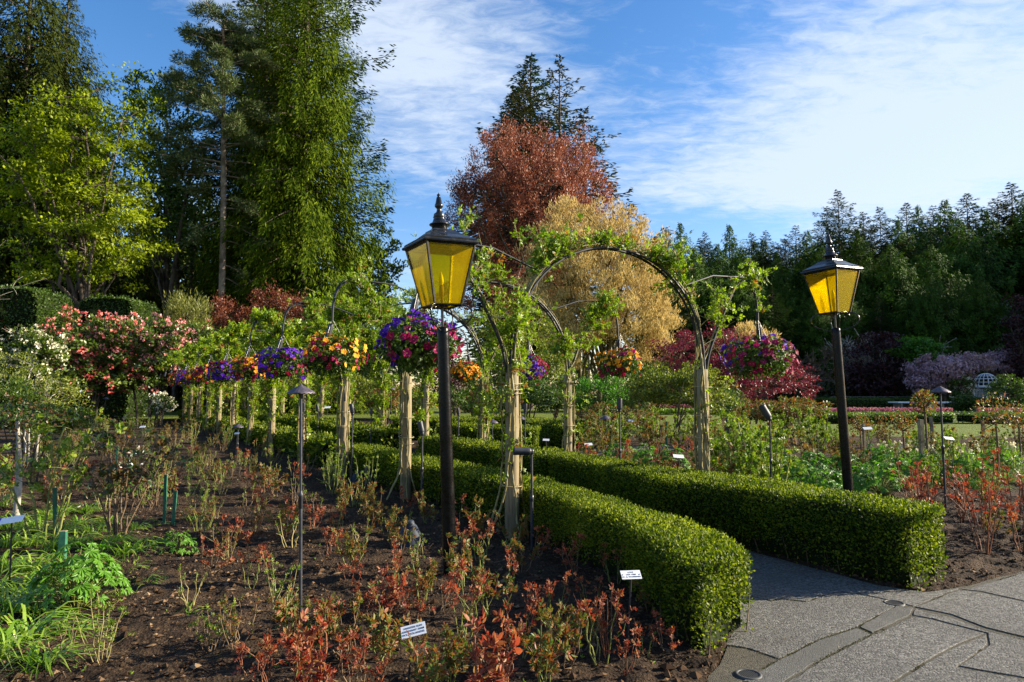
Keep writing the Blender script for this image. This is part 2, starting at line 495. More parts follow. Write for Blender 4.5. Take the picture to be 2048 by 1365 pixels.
M['cedar_dark'] = leaf_mat('dark_cedar_sprays', [(0.018, 0.028, 0.006), (0.038, 0.052, 0.010), (0.075, 0.085, 0.012)], 0.2, 0.9, 0.03, nscale=0.3)
M['fir'] = leaf_mat('fir_sprays', [(0.016, 0.038, 0.012), (0.032, 0.066, 0.018), (0.065, 0.105, 0.022)], 0.15, 0.9, 0.03, nscale=0.4)
M['firblue'] = leaf_mat('blue_green_fir_sprays', [(0.014, 0.042, 0.028), (0.03, 0.075, 0.048), (0.06, 0.115, 0.062)], 0.15, 0.6, 0.2, nscale=0.4)
M['spruce'] = leaf_mat('olive_spruce_sprays', [(0.03, 0.035, 0.012), (0.06, 0.062, 0.02), (0.10, 0.09, 0.028)], 0.15, 0.6, 0.2, nscale=0.4)
M['forest'] = leaf_mat('forest_sprays', [(0.020, 0.050, 0.007), (0.046, 0.100, 0.010), (0.10, 0.165, 0.015)], 0.2, 0.7, 0.1, nscale=0.2)
M['pine'] = leaf_mat('grey_green_pine_needles', [(0.04, 0.065, 0.022), (0.09, 0.12, 0.045), (0.15, 0.18, 0.07)], 0.2, 0.6, 0.2, nscale=0.5)
M['maple'] = leaf_mat('yellow_green_maple_leaves', [(0.06, 0.09, 0.004), (0.16, 0.21, 0.005), (0.27, 0.33, 0.008), (0.38, 0.42, 0.02)], 0.45, 0.5, 0.3, nscale=0.5)
M['alder'] = leaf_mat('mid_green_leaves', [(0.03, 0.06, 0.008), (0.07, 0.12, 0.012), (0.14, 0.18, 0.018)], 0.4, 0.5, 0.3, nscale=0.5)
M['beech'] = leaf_mat('copper_beech_leaves', [(0.10, 0.036, 0.024), (0.21, 0.068, 0.040), (0.33, 0.118, 0.062), (0.42, 0.20, 0.10)], 0.3, 0.5, 0.3, tint=(1.2, 0.9, 0.8), nscale=0.25)
M['willow'] = leaf_mat('buff_catkin_shoots', [(0.26, 0.18, 0.06), (0.43, 0.32, 0.12), (0.58, 0.46, 0.20), (0.68, 0.57, 0.29)], 0.35, 0.9, 0.05, tint=(1.1, 1, 0.8), nscale=0.4)
M['jmaple'] = leaf_mat('crimson_maple_leaves', [(0.04, 0.007, 0.012), (0.115, 0.012, 0.028), (0.20, 0.028, 0.052), (0.28, 0.07, 0.075)], 0.4, 0.4, 0.4, tint=(1.3, 0.8, 0.8), nscale=0.8)
M['purple'] = leaf_mat('dark_purple_leaves', [(0.02, 0.008, 0.010), (0.05, 0.015, 0.018), (0.08, 0.025, 0.022)], 0.2, nscale=0.3)
M['redbrown'] = leaf_mat('red_brown_shrub_leaves', [(0.07, 0.02, 0.012), (0.16, 0.04, 0.022), (0.24, 0.08, 0.035)], 0.3, nscale=0.8)
M['ygreen'] = leaf_mat('yellow_green_shrub_leaves', [(0.05, 0.08, 0.010), (0.12, 0.155, 0.015), (0.23, 0.25, 0.03), (0.34, 0.33, 0.08)], 0.4, nscale=0.8)
M['bright'] = leaf_mat('bright_green_shrub_leaves', [(0.03, 0.10, 0.008), (0.07, 0.20, 0.014), (0.13, 0.30, 0.025)], 0.4, nscale=0.8)
M['mgreen'] = leaf_mat('mid_green_shrub_leaves', [(0.025, 0.055, 0.010), (0.06, 0.11, 0.015), (0.12, 0.18, 0.02)], 0.35, nscale=0.8)
M['rhodo'] = leaf_mat('rhododendron_leaves', [(0.03, 0.06, 0.010), (0.08, 0.13, 0.015), (0.18, 0.21, 0.03)], 0.3, 0.35, 0.5, nscale=0.8)
M['wispy'] = leaf_mat('olive_wispy_shoots', [(0.10, 0.11, 0.02), (0.18, 0.19, 0.04), (0.26, 0.26, 0.07)], 0.3, nscale=0.8)
M['cherry'] = leaf_mat('pink_cherry_blossom', [(0.22, 0.12, 0.16), (0.42, 0.26, 0.33), (0.62, 0.42, 0.50)], 0.3, nscale=0.5)
M['fl_red'] = leaf_mat('coral_red_blooms', [(0.55, 0.08, 0.08), (0.78, 0.20, 0.17), (0.88, 0.42, 0.34)], 0.3, tint=(1.1, 0.9, 0.9))
M['fl_pink'] = leaf_mat('pale_pink_blooms', [(0.65, 0.20, 0.16), (0.78, 0.34, 0.32), (0.85, 0.52, 0.58)], 0.3, tint=(1.1, 0.9, 0.9))
M['fl_cream'] = leaf_mat('cream_blooms', [(0.60, 0.54, 0.34), (0.75, 0.70, 0.50), (0.82, 0.78, 0.64)], 0.3, tint=(1, 1, 0.9))
M['fl_magenta'] = leaf_mat('magenta_petals', [(0.17, 0.005, 0.05), (0.30, 0.010, 0.09), (0.44, 0.035, 0.17)], 0.35, 0.5, 0.2, tint=(1.2, 0.7, 1.0), nscale=6)
M['fl_crimson'] = leaf_mat('wine_petals', [(0.14, 0.006, 0.02), (0.28, 0.010, 0.05), (0.40, 0.03, 0.09)], 0.35, 0.5, 0.2, tint=(1.2, 0.7, 0.8), nscale=6)
M['fl_violet'] = leaf_mat('violet_petals', [(0.045, 0.008, 0.20), (0.09, 0.012, 0.38), (0.19, 0.04, 0.55)], 0.35, 0.5, 0.2, tint=(0.9, 0.7, 1.2), nscale=6)
M['fl_orange'] = leaf_mat('orange_petals', [(0.70, 0.24, 0.01), (0.82, 0.36, 0.02), (0.88, 0.50, 0.05)], 0.3, 0.5, 0.2, tint=(1.1, 0.9, 0.5), nscale=6)
M['fl_tulip'] = leaf_mat('tulip_blooms', [(0.22, 0.05, 0.11), (0.40, 0.13, 0.25), (0.58, 0.30, 0.40)], 0.3)
M['bark'] = bark_mat('grey_brown_bark', (0.05, 0.038, 0.028), (0.14, 0.11, 0.085), 5)
M['bark_pine'] = bark_mat('pale_pine_bark', (0.16, 0.12, 0.085), (0.33, 0.27, 0.21), 5, 0.5)
M['bark_pale'] = bark_mat('pale_bark', (0.28, 0.25, 0.20), (0.46, 0.42, 0.36), 14, 0.5)
M['bark_moss'] = bark_mat('mossy_bark', (0.07, 0.06, 0.02), (0.16, 0.13, 0.05), 6)

# ------------------------------------------------------------------ objects
_ON = 'first second third fourth fifth sixth seventh eighth ninth tenth eleventh twelfth thirteenth fourteenth fifteenth sixteenth seventeenth eighteenth nineteenth'.split()
_TN = ['', '', 'twenty', 'thirty', 'forty', 'fifty', 'sixty', 'seventy', 'eighty', 'ninety']
_TT = ['', '', 'twentieth', 'thirtieth', 'fortieth', 'fiftieth', 'sixtieth', 'seventieth', 'eightieth', 'ninetieth']
def ordinal(i):
    i += 1
    if i < 20: return _ON[i - 1]
    return _TT[i // 10] if i % 10 == 0 else _TN[i // 10] + '-' + _ON[i % 10 - 1]
def tag(o, label=None, cat=None, group=None, kind=None):
    if label: o['label'] = label
    if cat: o['category'] = cat
    if group: o['group'] = group
    if kind: o['kind'] = kind
    return o

def thing(name, label, cat, loc=(0, 0, 0), rot=0.0, group=None, scale=None):
    o = bpy.data.objects.new(name, None); COL.objects.link(o)
    o.empty_display_size = 0.1
    o.location = loc; o.rotation_euler = (0, 0, rot)
    if scale is not None:
        o.scale = scale if hasattr(scale, '__len__') else (scale,) * 3
    return tag(o, label, cat, group)

def part(name, me, parent=None, kind=None, label=None, loc=None, mats=None):
    if isinstance(me, MB):
        me = me.mesh(name, mats)
    o = bpy.data.objects.new(name, me); COL.objects.link(o)
    if parent is not None:
        o.parent = parent
    if loc is not None:
        o.location = loc
    if kind: o['kind'] = kind
    if label: o['label'] = label
    return o

def struct(name, mb, mats, kind='structure', label=None):
    o = part(name, mb, None, kind, label, mats=mats)
    return o

def copies(root_spec, name, label, cat, loc, rot=0.0, group=None, scale=None):
    """a new thing out of shared part meshes: root_spec = [(part name, mesh, kind), ...]"""
    r = thing(name, label, cat, loc, rot, group, scale)
    for nm, me, kd in root_spec:
        part(nm, me, r, kd)
    return r

# ------------------------------------------------------------------ value noise for relief
def vnoise(x, y, seed=0):
    xi = np.floor(x).astype(np.int64); yi = np.floor(y).astype(np.int64)
    fx = x - xi; fy = y - yi
    fx = fx * fx * (3 - 2 * fx); fy = fy * fy * (3 - 2 * fy)
    def h(a, b):
        n = (a * 374761393 + b * 668265263 + seed * 974711) & 0x7fffffff
        n = ((n ^ (n >> 13)) * 1274126177) & 0x7fffffff
        return ((n ^ (n >> 16)) & 0xffff) / 65535.0
    return (h(xi, yi) * (1 - fx) + h(xi + 1, yi) * fx) * (1 - fy) + (h(xi, yi + 1) * (1 - fx) + h(xi + 1, yi + 1) * fx) * fy

def fbm(x, y, octs=5, seed=0, gain=0.55):
    s = 0; a = 1; tot = 0
    for o in range(octs):
        s = s + a * vnoise(x * 2 ** o, y * 2 ** o, seed + o); tot += a; a *= gain
    return s / tot

def inside(px, py, poly):
    poly = np.asarray(poly)[:, :2]
    r = np.zeros(px.shape, bool); n = len(poly)
    for i in range(n):
        x1, y1 = poly[i]; x2, y2 = poly[(i + 1) % n]
        c = ((y1 > py) != (y2 > py)) & (px < (x2 - x1) * (py - y1) / (y2 - y1 + 1e-12) + x1)
        r ^= c
    return r

# tunnel frame: L1 foot of the first post, T along the walk (away), N across it
L1 = np.array([0.0, 7.06]); TT = np.array([-0.518, 0.855]); NN = np.array([0.855, 0.518])
STEP = 2.81; WID = 2.77
def TN(n, t, z=0.0):
    p = L1 + NN * n + TT * t
    return np.array([p[0], p[1], z])

# ------------------------------------------------------------------ ground sheets
def sheet(x0, x1, y0, y1, nx, ny, zf):
    xs = np.linspace(x0, x1, nx); ys = np.linspace(y0, y1, ny)
    gx, gy = np.meshgrid(xs, ys)
    V = np.stack([gx, gy, zf(gx, gy)], -1).reshape(-1, 3)
    i = np.arange(ny - 1)[:, None] * nx; j = np.arange(nx - 1)[None]
    f = np.stack([i + j, i + j + 1, i + nx + j + 1, i + nx + j], -1).reshape(-1, 4)
    return V, f

g = MB()
V, f = sheet(-900, 900, -300, 1500, 90, 90, lambda x, y: 0 * x - 0.02)
g.add(V, f)
struct('ground', g, M['lawn'])

def W2(px, py):
    p = G(px, py); return (p.x, p.y)

# outline of the paved corner and the walk between the hedges
walk_out = [(0.1, 1.2), W2(1420, 1365), W2(1462, 1292), (1.36, 4.3), (1.30, 5.0), tuple(TN(0.75, -1.2)[:2]), tuple(TN(0.72, 0)[:2]), tuple(TN(0.72, 36)[:2]),
            tuple(TN(1.80, 36)[:2]), tuple(TN(1.80, 1)[:2]), tuple(TN(1.62, -1)[:2]), W2(1760, 1180), W2(1850, 1192), W2(1905, 1185), W2(2048, 1150), W2(2200, 1120), W2(2500, 1080), (9.5, 1.2)]
cross_walk = [tuple(TN(1.9, 6.9)[:2]), tuple(TN(10, 6.9)[:2]), tuple(TN(10, 8.3)[:2]), tuple(TN(1.9, 8.3)[:2])]
PAVE = np.array(walk_out)

def soil_h(x, y):
    h = 0.025 + 0.08 * (fbm(x * 1.1, y * 1.1, 3, 3) - 0.5) + 0.075 * (fbm(x * 4.5, y * 4.5, 4, 11) - 0.5) + 0.05 * (fbm(x * 15, y * 15, 3, 5) - 0.5)
    return np.maximum(h, -0.01)

def soil_z(x, y):
    h = soil_h(x, y) + 0.012
    ins = inside(x, y, PAVE) | inside(x, y, cross_walk)
    return np.where(ins, -0.06, h)

s = MB()
V, f = sheet(-6.5, 7.0, 1.5, 12.0, 440, 340, soil_z); s.add(V, f, 0, True)
V, f = sheet(-6.5, 16.0, 12.0, 23.0, 130, 80, soil_z); s.add(V, f, 0, True)
V, f = sheet(7.0, 16.0, 1.5, 12.0, 60, 60, soil_z); s.add(V, f, 0, True)
V, f = sheet(-34.0, -6.5, 1.5, 38.0, 100, 130, soil_z); s.add(V, f, 0, True)
V, f = sheet(-6.5, -3.0, 23.0, 38.0, 30, 90, soil_z); s.add(V, f, 0, True)
struct('soil_bed', s, M['soil'])

# crumbs, bark chips and small stones lying on the soil
def clods(name, x0, x1, y0, y1, n, smin, smax, label, ypow=1.0):
    x = rng.uniform(x0, x1, n); y = y0 + (y1 - y0) * rng.random(n) ** ypow
    ok = ~(inside(x, y, PAVE)); x, y = x[ok], y[ok]; n = len(x)
    keep = fbm(x * 2.2, y * 2.2, 3, 21) + rng.random(n) * 0.4 > 0.55
    x, y = x[keep], y[keep]; n = len(x)
    oc = np.array([(1, 0, 0), (0, 1, 0), (-1, 0, 0), (0, -1, 0), (0, 0, .8), (0, 0, -.8)], float)
    of = np.array([(0, 1, 4), (1, 2, 4), (2, 3, 4), (3, 0, 4), (1, 0, 5), (2, 1, 5), (3, 2, 5), (0, 3, 5)])
    sz = smin + (smax - smin) * rng.random(n) ** 3
    sc = sz[:, None] * rng.uniform(0.45, 1.5, (n, 3)) * np.array([1, 1, 0.7])
    a = rng.uniform(0, 6.28, n)
    v = oc[None] * sc[:, None] * rng.uniform(0.7, 1.3, (n, 6, 1))
    vx = v[..., 0] * np.cos(a)[:, None] - v[..., 1] * np.sin(a)[:, None]
    vy = v[..., 0] * np.sin(a)[:, None] + v[..., 1] * np.cos(a)[:, None]
    v = np.stack([vx + x[:, None], vy + y[:, None], v[..., 2] + (soil_z(x, y) + sz * 0.15)[:, None]], -1)
    mb = MB(); mb.add(v.reshape(-1, 3), (np.arange(n)[:, None, None] * 6 + of[None]).reshape(-1, 3))
    o = struct(name, mb, M['clod'], 'stuff', label)
clods('soil_crumbs', -5.5, 6.5, 2.4, 7.5, 26000, 0.003, 0.022, 'loose crumbs and bark chips lying on the dark rose bed', 1.5)
clods('soil_clods', -5.5, 6.5, 2.5, 8.5, 9000, 0.010, 0.036, 'larger dark clods of soil and bark lying on the rose bed', 1.4)
clods('soil_crumbs', -8, 9, 7.0, 15.0, 9000, 0.006, 0.03, 'loose crumbs and clods on the farther rose bed')

# ------------------------------------------------------------------ paving
base = MB()
def poly_prism(mb, poly, z0, z1, bevel=0.0, mat=0, jit=0.0, sub=0.12):
    P = [np.array(p[:2], float) for p in poly]
    Q = []
    for i in range(len(P)):
        a, b = P[i], P[(i + 1) % len(P)]
        k = max(1, int(np.linalg.norm(b - a) / sub))
        for j in range(k):
            q = a + (b - a) * j / k
            if j or jit:
                q = q + rng.normal(0, jit, 2)
            Q.append(q)
    Q = np.array(Q)
    area = 0.5 * np.sum(Q[:, 0] * np.roll(Q[:, 1], -1) - np.roll(Q[:, 0], -1) * Q[:, 1])
    if area < 0:
        Q = Q[::-1]
    d = unit(np.roll(Q, -1, 0) - np.roll(Q, 1, 0)); inn = np.stack([-d[:, 1], d[:, 0]], 1)
    n = len(Q)
    rings = [(Q, z0), (Q, z1 - bevel)]
    if bevel:
        rings.append((Q + inn * bevel * 1.2, z1))
    V = np.concatenate([np.column_stack([q, np.full(n, z)]) for q, z in rings])
    f = []
    for r in range(len(rings) - 1):
        for i in range(n):
            k = (i + 1) % n
            f.append((r * n + i, r * n + k, (r + 1) * n + k, (r + 1) * n + i))
    # fan-safe cap through tessellation
    from mathutils.geometry import tessellate_polygon
    top = (len(rings) - 1) * n
    tri = tessellate_polygon([[Vector((*q, 0)) for q in rings[-1][0]]])
    tf = []
    for a, b, c in tri:
        p = rings[-1][0]
        cr = (p[b][0] - p[a][0]) * (p[c][1] - p[a][1]) - (p[b][1] - p[a][1]) * (p[c][0] - p[a][0])
        tf.append((top + a, top + b, top + c) if cr > 0 else (top + a, top + c, top + b))
    mb.add(V, f, mat); s0 = mb.n
    mb.Fs.append((np.array(tf) + (s0 - len(V)), mat, False))

poly_prism(base, walk_out, -0.05, 0.027, 0, 0, 0.012, 0.15)
pav = struct('pavement', base, M['joint'])

def Z8(x, y):       # a corner of a slab, read off the photograph's enlargement, as ground coordinates
    return W2(1300 + x * 0.3772, 850 + y * 0.3774)
def shrink(poly, d):
    P = np.array(poly, float)
    area = 0.5 * np.sum(P[:, 0] * np.roll(P[:, 1], -1) - np.roll(P[:, 0], -1) * P[:, 1])
    if area < 0: P = P[::-1]
    e = unit(np.roll(P, -1, 0) - P); nrm = np.stack([-e[:, 1], e[:, 0]], 1)
    m = unit(nrm + np.roll(nrm, 1, 0)); c = np.sum(m * nrm, 1)
    return P + m * (d / np.maximum(c, 0.4))[:, None]

# the joint lines of the photograph
J1 = [(440, 900), (510, 920), (640, 955), (700, 945), (830, 960), (920, 925), (1000, 905), (1100, 915), (1260, 950), (1400, 990), (1600, 1040), (1780, 1110), (1980, 1160), (2300, 1250)]
A_ = [(1530, 938), (1400, 972), (1240, 1015), (1100, 1095), (900, 1160), (680, 1270), (520, 1370)]
B_ = [(1380, 1038), (1180, 1135), (1000, 1220), (840, 1310), (700, 1400)]
z = lambda L: [Z8(*p) for p in L]
slabs = [
    ('slab', z([(420, 905), (510, 925)]) + z(J1[2:9]) + z([(1400, 985), (1530, 930), (1640, 890)]) + [W2(1905, 1186), W2(1850, 1193), W2(1760, 1180), tuple(TN(1.62, -1)[:2]), tuple(TN(1.80, 1)[:2]), tuple(TN(1.80, 3)[:2]), tuple(TN(0.72, 3)[:2]), tuple(TN(0.75, -1.2)[:2]), (1.30, 5.0)], M['slab']),
    ('slab', z([(440, 907), (510, 926), (640, 960), (700, 950), (830, 965), (920, 930), (1000, 910), (1100, 920), (1258, 954), (1300, 985), (1240, 1015), (1100, 1095), (900, 1160), (680, 1270), (530, 1215), (400, 1195)]), M['slab']),
    ('slab', z([(1310, 985), (1400, 995), (1380, 1030), (1180, 1130), (1110, 1098), (1240, 1020)]), M['slab_pale']),
    ('slab', z([(1100, 1102), (1175, 1138), (1000, 1220), (880, 1285), (700, 1400), (560, 1480), (300, 1480), (520, 1370), (680, 1278), (900, 1168)]), M['slab_pale']),
    ('slab', z([(1390, 1042), (1500, 1062), (1770, 1130), (1550, 1230), (1450, 1290), (1350, 1355), (1150, 1480), (600, 1480), (720, 1400), (890, 1292), (1010, 1226), (1185, 1142)]), M['slab']),
    ('slab', z([(1410, 990), (1535, 938), (1640, 900), (1760, 915), (1980, 965), (2300, 1060), (2300, 1235), (1980, 1150), (1780, 1100), (1600, 1030)]), M['slab']),
    ('slab', z([(1650, 893), (1690, 890), (1980, 805), (2300, 740), (2700, 700), (2700, 1100), (2300, 1050), (1980, 955), (1760, 905)]), M['slab']),
    ('slab', z([(1405, 1000), (1600, 1048), (1780, 1118), (1980, 1168), (2300, 1262), (2500, 1500), (2250, 1420), (1640, 1310), (1800, 1195), (1785, 1130), (1500, 1052), (1395, 1033)]), M['slab']),
    ('slab', z([(1625, 1318), (2250, 1432), (2500, 1520), (2600, 1900), (1180, 1900), (1180, 1480), (1365, 1360), (1460, 1298), (1560, 1238), (1780, 1140), (1790, 1190)]), M['slab']),
    ('slab', z([(150, 1480), (330, 1400), (520, 1390), (600, 1500), (1160, 1500), (1160, 1900), (-200, 1900)]), M['slab']),
]
for k, (nm, poly, mat) in enumerate(slabs):
    mb = MB(); poly_prism(mb, shrink(poly, 0.002), 0.0, 0.0315 + 0.001 * (k % 3), 0.003, 0, 0.003, 0.07)
    part('slab', mb, pav, mats=mat)
for i in range(12):
    t0 = 3 + i * 2.8; mb = MB()
    poly_prism(mb, [TN(0.73, t0 + .012), TN(1.79, t0 + .012), TN(1.79, t0 + 2.788), TN(0.73, t0 + 2.788)], 0, 0.033, 0.006, 0, 0.003, 0.3)
    part('slab', mb, pav, mats=M['slab'])
mb = MB(); poly_prism(mb, cross_walk, -0.03, 0.03, 0.005)
cw = struct('path', mb, M['slab_pale'])

# round iron drain covers let into the paving
def drain(px, py, label):
    p = G(px, py, 0.0295)
    t = thing('drain_cover', label, 'drain cover', p)
    rim = MB(); r = 0.068
    lathe(rim, [(r, -0.03), (r, 0.004), (r - 0.004, 0.007), (r - 0.014, 0.007), (r - 0.016, 0.003), (r - 0.016, -0.03)], 28)
    part('rim', rim, t, mats=M['iron_grate'])
    pit = MB(); lathe(pit, [(0.001, -0.02), (r - 0.014, -0.02)], 20); part('sump', pit, t, mats=M['pipe'])
    bar = MB(); box(bar, (0, 0, 0), (0.0045, 1.0, 0.006)); me = bar.mesh('bar', M['iron_grate'])
    for k in range(-5, 6):
        x = k * 0.0092; L = 2 * math.sqrt(max(0, (r - 0.016) ** 2 - x * x))
        b = part('bar', me, t, loc=(x, 0, 0.001)); b.scale = (1, L, 1)
drain(1788, 1207, 'round iron drain cover in the paving by the end of the longer hedge')
drain(1497, 1350, 'round iron drain cover in the paving near the stripped rose stump at the bed corner')

# ------------------------------------------------------------------ clipped box hedges
def resample(P, step):
    P = np.asarray(P, float); d = np.r_[0, np.cumsum(np.linalg.norm(np.diff(P, axis=0), axis=1))]
    n = max(2, int(d[-1] / step) + 1); s_ = np.linspace(0, d[-1], n)
    return np.column_stack([np.interp(s_, d, P[:, k]) for k in range(P.shape[1])])

def tri_sample(V, Fq, n):
    """n random points on quads Fq with their normals"""
    a, b, c, d = (V[Fq[:, k]] for k in range(4))
    n1 = np.cross(b - a, c - a); n2 = np.cross(c - a, d - a)
    A1 = np.linalg.norm(n1, axis=1); A2 = np.linalg.norm(n2, axis=1)
    pr = np.r_[A1, A2]; pr = pr / pr.sum()
    idx = rng.choice(len(pr), n, p=pr); q = idx % len(Fq); sec = idx >= len(Fq)
    u = np.sqrt(rng.random(n))[:, None]; v = rng.random(n)[:, None]
    p0 = a[q]; p1 = np.where(sec[:, None], c[q], b[q]); p2 = np.where(sec[:, None], d[q], c[q])
    return (1 - u) * p0 + u * (1 - v) * p1 + u * v * p2, unit(np.where(sec[:, None], n2[q], n1[q]))

def hedge(name, label, left, right, h, leaf, dens, step=0.12, group=None, mat='box', z0=0.03, twigs=True):
    """left/right: plan outlines running away from the camera; h height; leaf size in metres; dens leaves per square metre"""
    L = resample(left, step); n = len(L)
    d = np.r_[0, np.cumsum(np.linalg.norm(np.diff(np.asarray(right, float), axis=0), axis=1))]
    s_ = np.linspace(0, d[-1], n); R = np.column_stack([np.interp(s_, d, np.asarray(right, float)[:, k]) for k in range(2)])
    prof = [(0.06, 0.0), (0.03, 0.12), (0.0, 0.35), (0.0, 0.75), (0.012, 0.93), (0.06, 1.0), (0.2, 1.02), (0.4, 1.025), (0.6, 1.025), (0.8, 1.02), (0.94, 1.0), (0.988, 0.93), (1, 0.75), (1, 0.35), (0.97, 0.12), (0.94, 0.0)]
    pr = np.array(prof)
    P = L[:, None] + (R - L)[:, None] * pr[None, :, 0, None]
    Z = np.broadcast_to(z0 + h * pr[None, :, 1], (n, len(pr)))
    V = np.concatenate([P, Z[..., None]], -1)
    mid = (L + R) / 2
    k = len(pr)
    # round the two ends in plan
    for e, sg in ((0, -1), (n - 1, 1)):
        ax = unit(mid[min(e + 1, n - 1)] - mid[max(e - 1, 0)]) * sg
        V[e, :, :2] += ax * (0.09 * (1 - np.abs(pr[:, 0] - 0.5) * 2) ** 0.5)[:, None]
    nz = fbm(V[..., 0] * 3 + 40, V[..., 1] * 3 + V[..., 2] * 4 + 40, 3, 31) - 0.5
    c3 = np.concatenate([mid, np.full((n, 1), h * 0.5)], 1)
    out = unit(V - c3[:, None])
    V = V + out * (nz * 0.05)[..., None]
    i = np.arange(n - 1)[:, None] * k; j = np.arange(k - 1)[None]
    f = np.stack([i + j, i + k + j, i + k + j + 1, i + j + 1], -1).reshape(-1, 4)
    Vf = V.reshape(-1, 3)
    # ends: fan to a centre line
    def endcap(e, flip):
        idx = e * k + np.arange(k)
        c = Vf[idx].mean(0); lo = np.array([c[0], c[1], z0]); hi = np.array([c[0], c[1], z0 + h])
        q = []
        for a in range(k // 2):
            q.append((idx[a], idx[a + 1], idx[k - 2 - a], idx[k - 1 - a]))
        q = np.array(q[: k // 2 - 0])
        return q if flip else q[:, ::-1]
    fe = np.concatenate([endcap(0, False), endcap(n - 1, True)])
    allf = np.concatenate([f, fe])
    # orient outward
    cen = Vf[allf].mean(1); nn_ = np.cross(Vf[allf[:, 1]] - Vf[allf[:, 0]], Vf[allf[:, 2]] - Vf[allf[:, 0]])
    near = c3[np.argmin(((cen[:, None, :2] - mid[None]) ** 2).sum(-1), 1)]
    near = near.copy()
    bad = (nn_ * (cen - near)).sum(1) < 0
    allf[bad] = allf[bad][:, ::-1]
    t = thing(name, label, 'hedge', (mid[0][0], mid[0][1], 0), 0, group)
    off = np.array([mid[0][0], mid[0][1], 0])
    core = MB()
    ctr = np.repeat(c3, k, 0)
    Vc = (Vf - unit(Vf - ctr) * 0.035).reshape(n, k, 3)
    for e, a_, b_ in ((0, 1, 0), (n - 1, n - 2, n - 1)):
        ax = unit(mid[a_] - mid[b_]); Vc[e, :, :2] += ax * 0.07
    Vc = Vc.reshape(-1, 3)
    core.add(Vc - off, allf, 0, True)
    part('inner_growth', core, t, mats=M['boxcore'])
    tri = Vf[allf]
    area = (np.linalg.norm(np.cross(tri[:, 1] - tri[:, 0], tri[:, 2] - tri[:, 0]), axis=1) + np.linalg.norm(np.cross(tri[:, 2] - tri[:, 0], tri[:, 3] - tri[:, 0]), axis=1)).sum() / 2
    nl = int(area * dens)
    P, N = tri_sample(Vf, allf, nl)
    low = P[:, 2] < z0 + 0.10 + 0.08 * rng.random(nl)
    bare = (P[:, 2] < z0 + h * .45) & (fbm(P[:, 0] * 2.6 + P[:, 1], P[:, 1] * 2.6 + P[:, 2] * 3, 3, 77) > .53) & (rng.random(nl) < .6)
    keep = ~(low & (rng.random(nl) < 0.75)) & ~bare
    P, N = P[keep], N[keep]; nl = len(P)
    depth = rng.random(nl) ** 1.6
    P = P + N * (0.018 - 0.045 * depth)[:, None]
    A = unit(N * 0.75 + rnd_dir(nl) * 0.9 + np.array([0, 0, .25]))
    sz = leaf * rng.uniform(0.65, 1.25, nl)
    fo = MB(); scatter(fo, P - off, A, N * .5 + rnd_dir(nl) * 0.9, sz, sz * 0.62, T_QUAD)
    # young shoots standing a little proud
    ns = nl // 12
    P, N = tri_sample(Vf, allf, ns); P = P[:]; up = unit(N + np.array([0, 0, .6]) + rnd_dir(ns) * .5)
    ok = P[:, 2] > z0 + 0.15; P, N, up = P[ok], N[ok], up[ok]; ns = len(P)
    for kk in range(3):
        scatter(fo, P - off + N * 0.012 + up * (leaf * 0.6 * kk), unit(up + rnd_dir(ns) * .7), N + rnd_dir(ns) * .5, leaf * 0.9, leaf * 0.5, T_QUAD)
    part('leaves', fo, t, 'stuff', mats=M[mat])
    if twigs:
        tw = MB(); cnt = max(6, int(d[-1] * 26))
        for q in range(cnt):
            e = rng.integers(0, n); sd_ = rng.random() < 0.5
            b = (L[e] if sd_ else R[e]); inn = unit(mid[e] - b)
            p0 = np.array([*(b + inn * rng.uniform(.04, .16)), z0 - .03]); p1 = np.array([*(b + inn * rng.uniform(.0, .03) + rng.normal(0, .015, 2)), z0 + rng.uniform(.12, .30)])
            mid_ = (p0 + p1) / 2 + rng.normal(0, .02, 3)
            tube(tw, bez(p0 - off, mid_ - off, p1 - off, 5), np.linspace(.005, .002, 5), 4)
        for q in range(7):
            b = mid[3] + rng.normal(0, .04, 2); p0 = np.array([*b, 0.0]); p1 = np.array([*(b + rng.normal(0, .06, 2)), h * .5])
            tube(tw, bez(p0 - off, (p0 + p1) / 2 - off + rng.normal(0, .03, 3), p1 - off, 5), np.linspace(.014, .006, 5), 5)
        part('stems', tw, t, 'stuff', mats=M['twig'])
    return t

HL = [(1.06, 3.90), (0.955, 4.15), (.92, 4.57), (.85, 5.30), (.62, 5.90), (.36, 6.62), tuple(TN(.17, .2)[:2])]
HR = [(1.47, 4.36), (1.47, 5.0), (1.20, 5.78), (.90, 6.58), tuple(TN(.70, .3)[:2])]
TNl = lambda n, ts: [tuple(TN(n, q)[:2]) for q in ts]
hedge('box_hedge', 'low clipped box hedge with a rounded end beside the paving, passing the near lamp post', HL, HR, 0.47, 0.021, 10500, 0.09)
hedge('box_hedge', 'low clipped box hedge along the wooden posts on the soil side of the walk', TNl(.14, (.15, 6.6)), TNl(.70, (.25, 6.6)), 0.47, 0.034, 4200, 0.2)
hedge('box_hedge', 'distant stretch of low box hedge on the soil side of the arch walk', TNl(.10, (7.2, 34)), TNl(.68, (7.2, 34)), 0.47, 0.08, 650, 0.5, twigs=False)
RL = [(2.97, 5.16), (2.68, 5.60), (2.18, 6.42), (1.50, 7.26), tuple(TN(1.72, .9)[:2]), tuple(TN(1.84, 2.0)[:2])]
RR = [(3.40, 5.50), (3.05, 6.28), (2.55, 7.32), (1.78, 8.32), tuple(TN(2.34, 1.5)[:2]), tuple(TN(2.42, 2.4)[:2])]
hedge('box_hedge', 'long clipped box hedge ending at the paving with bare soil right beyond its end', RL, RR, 0.55, 0.024, 8600, 0.1)
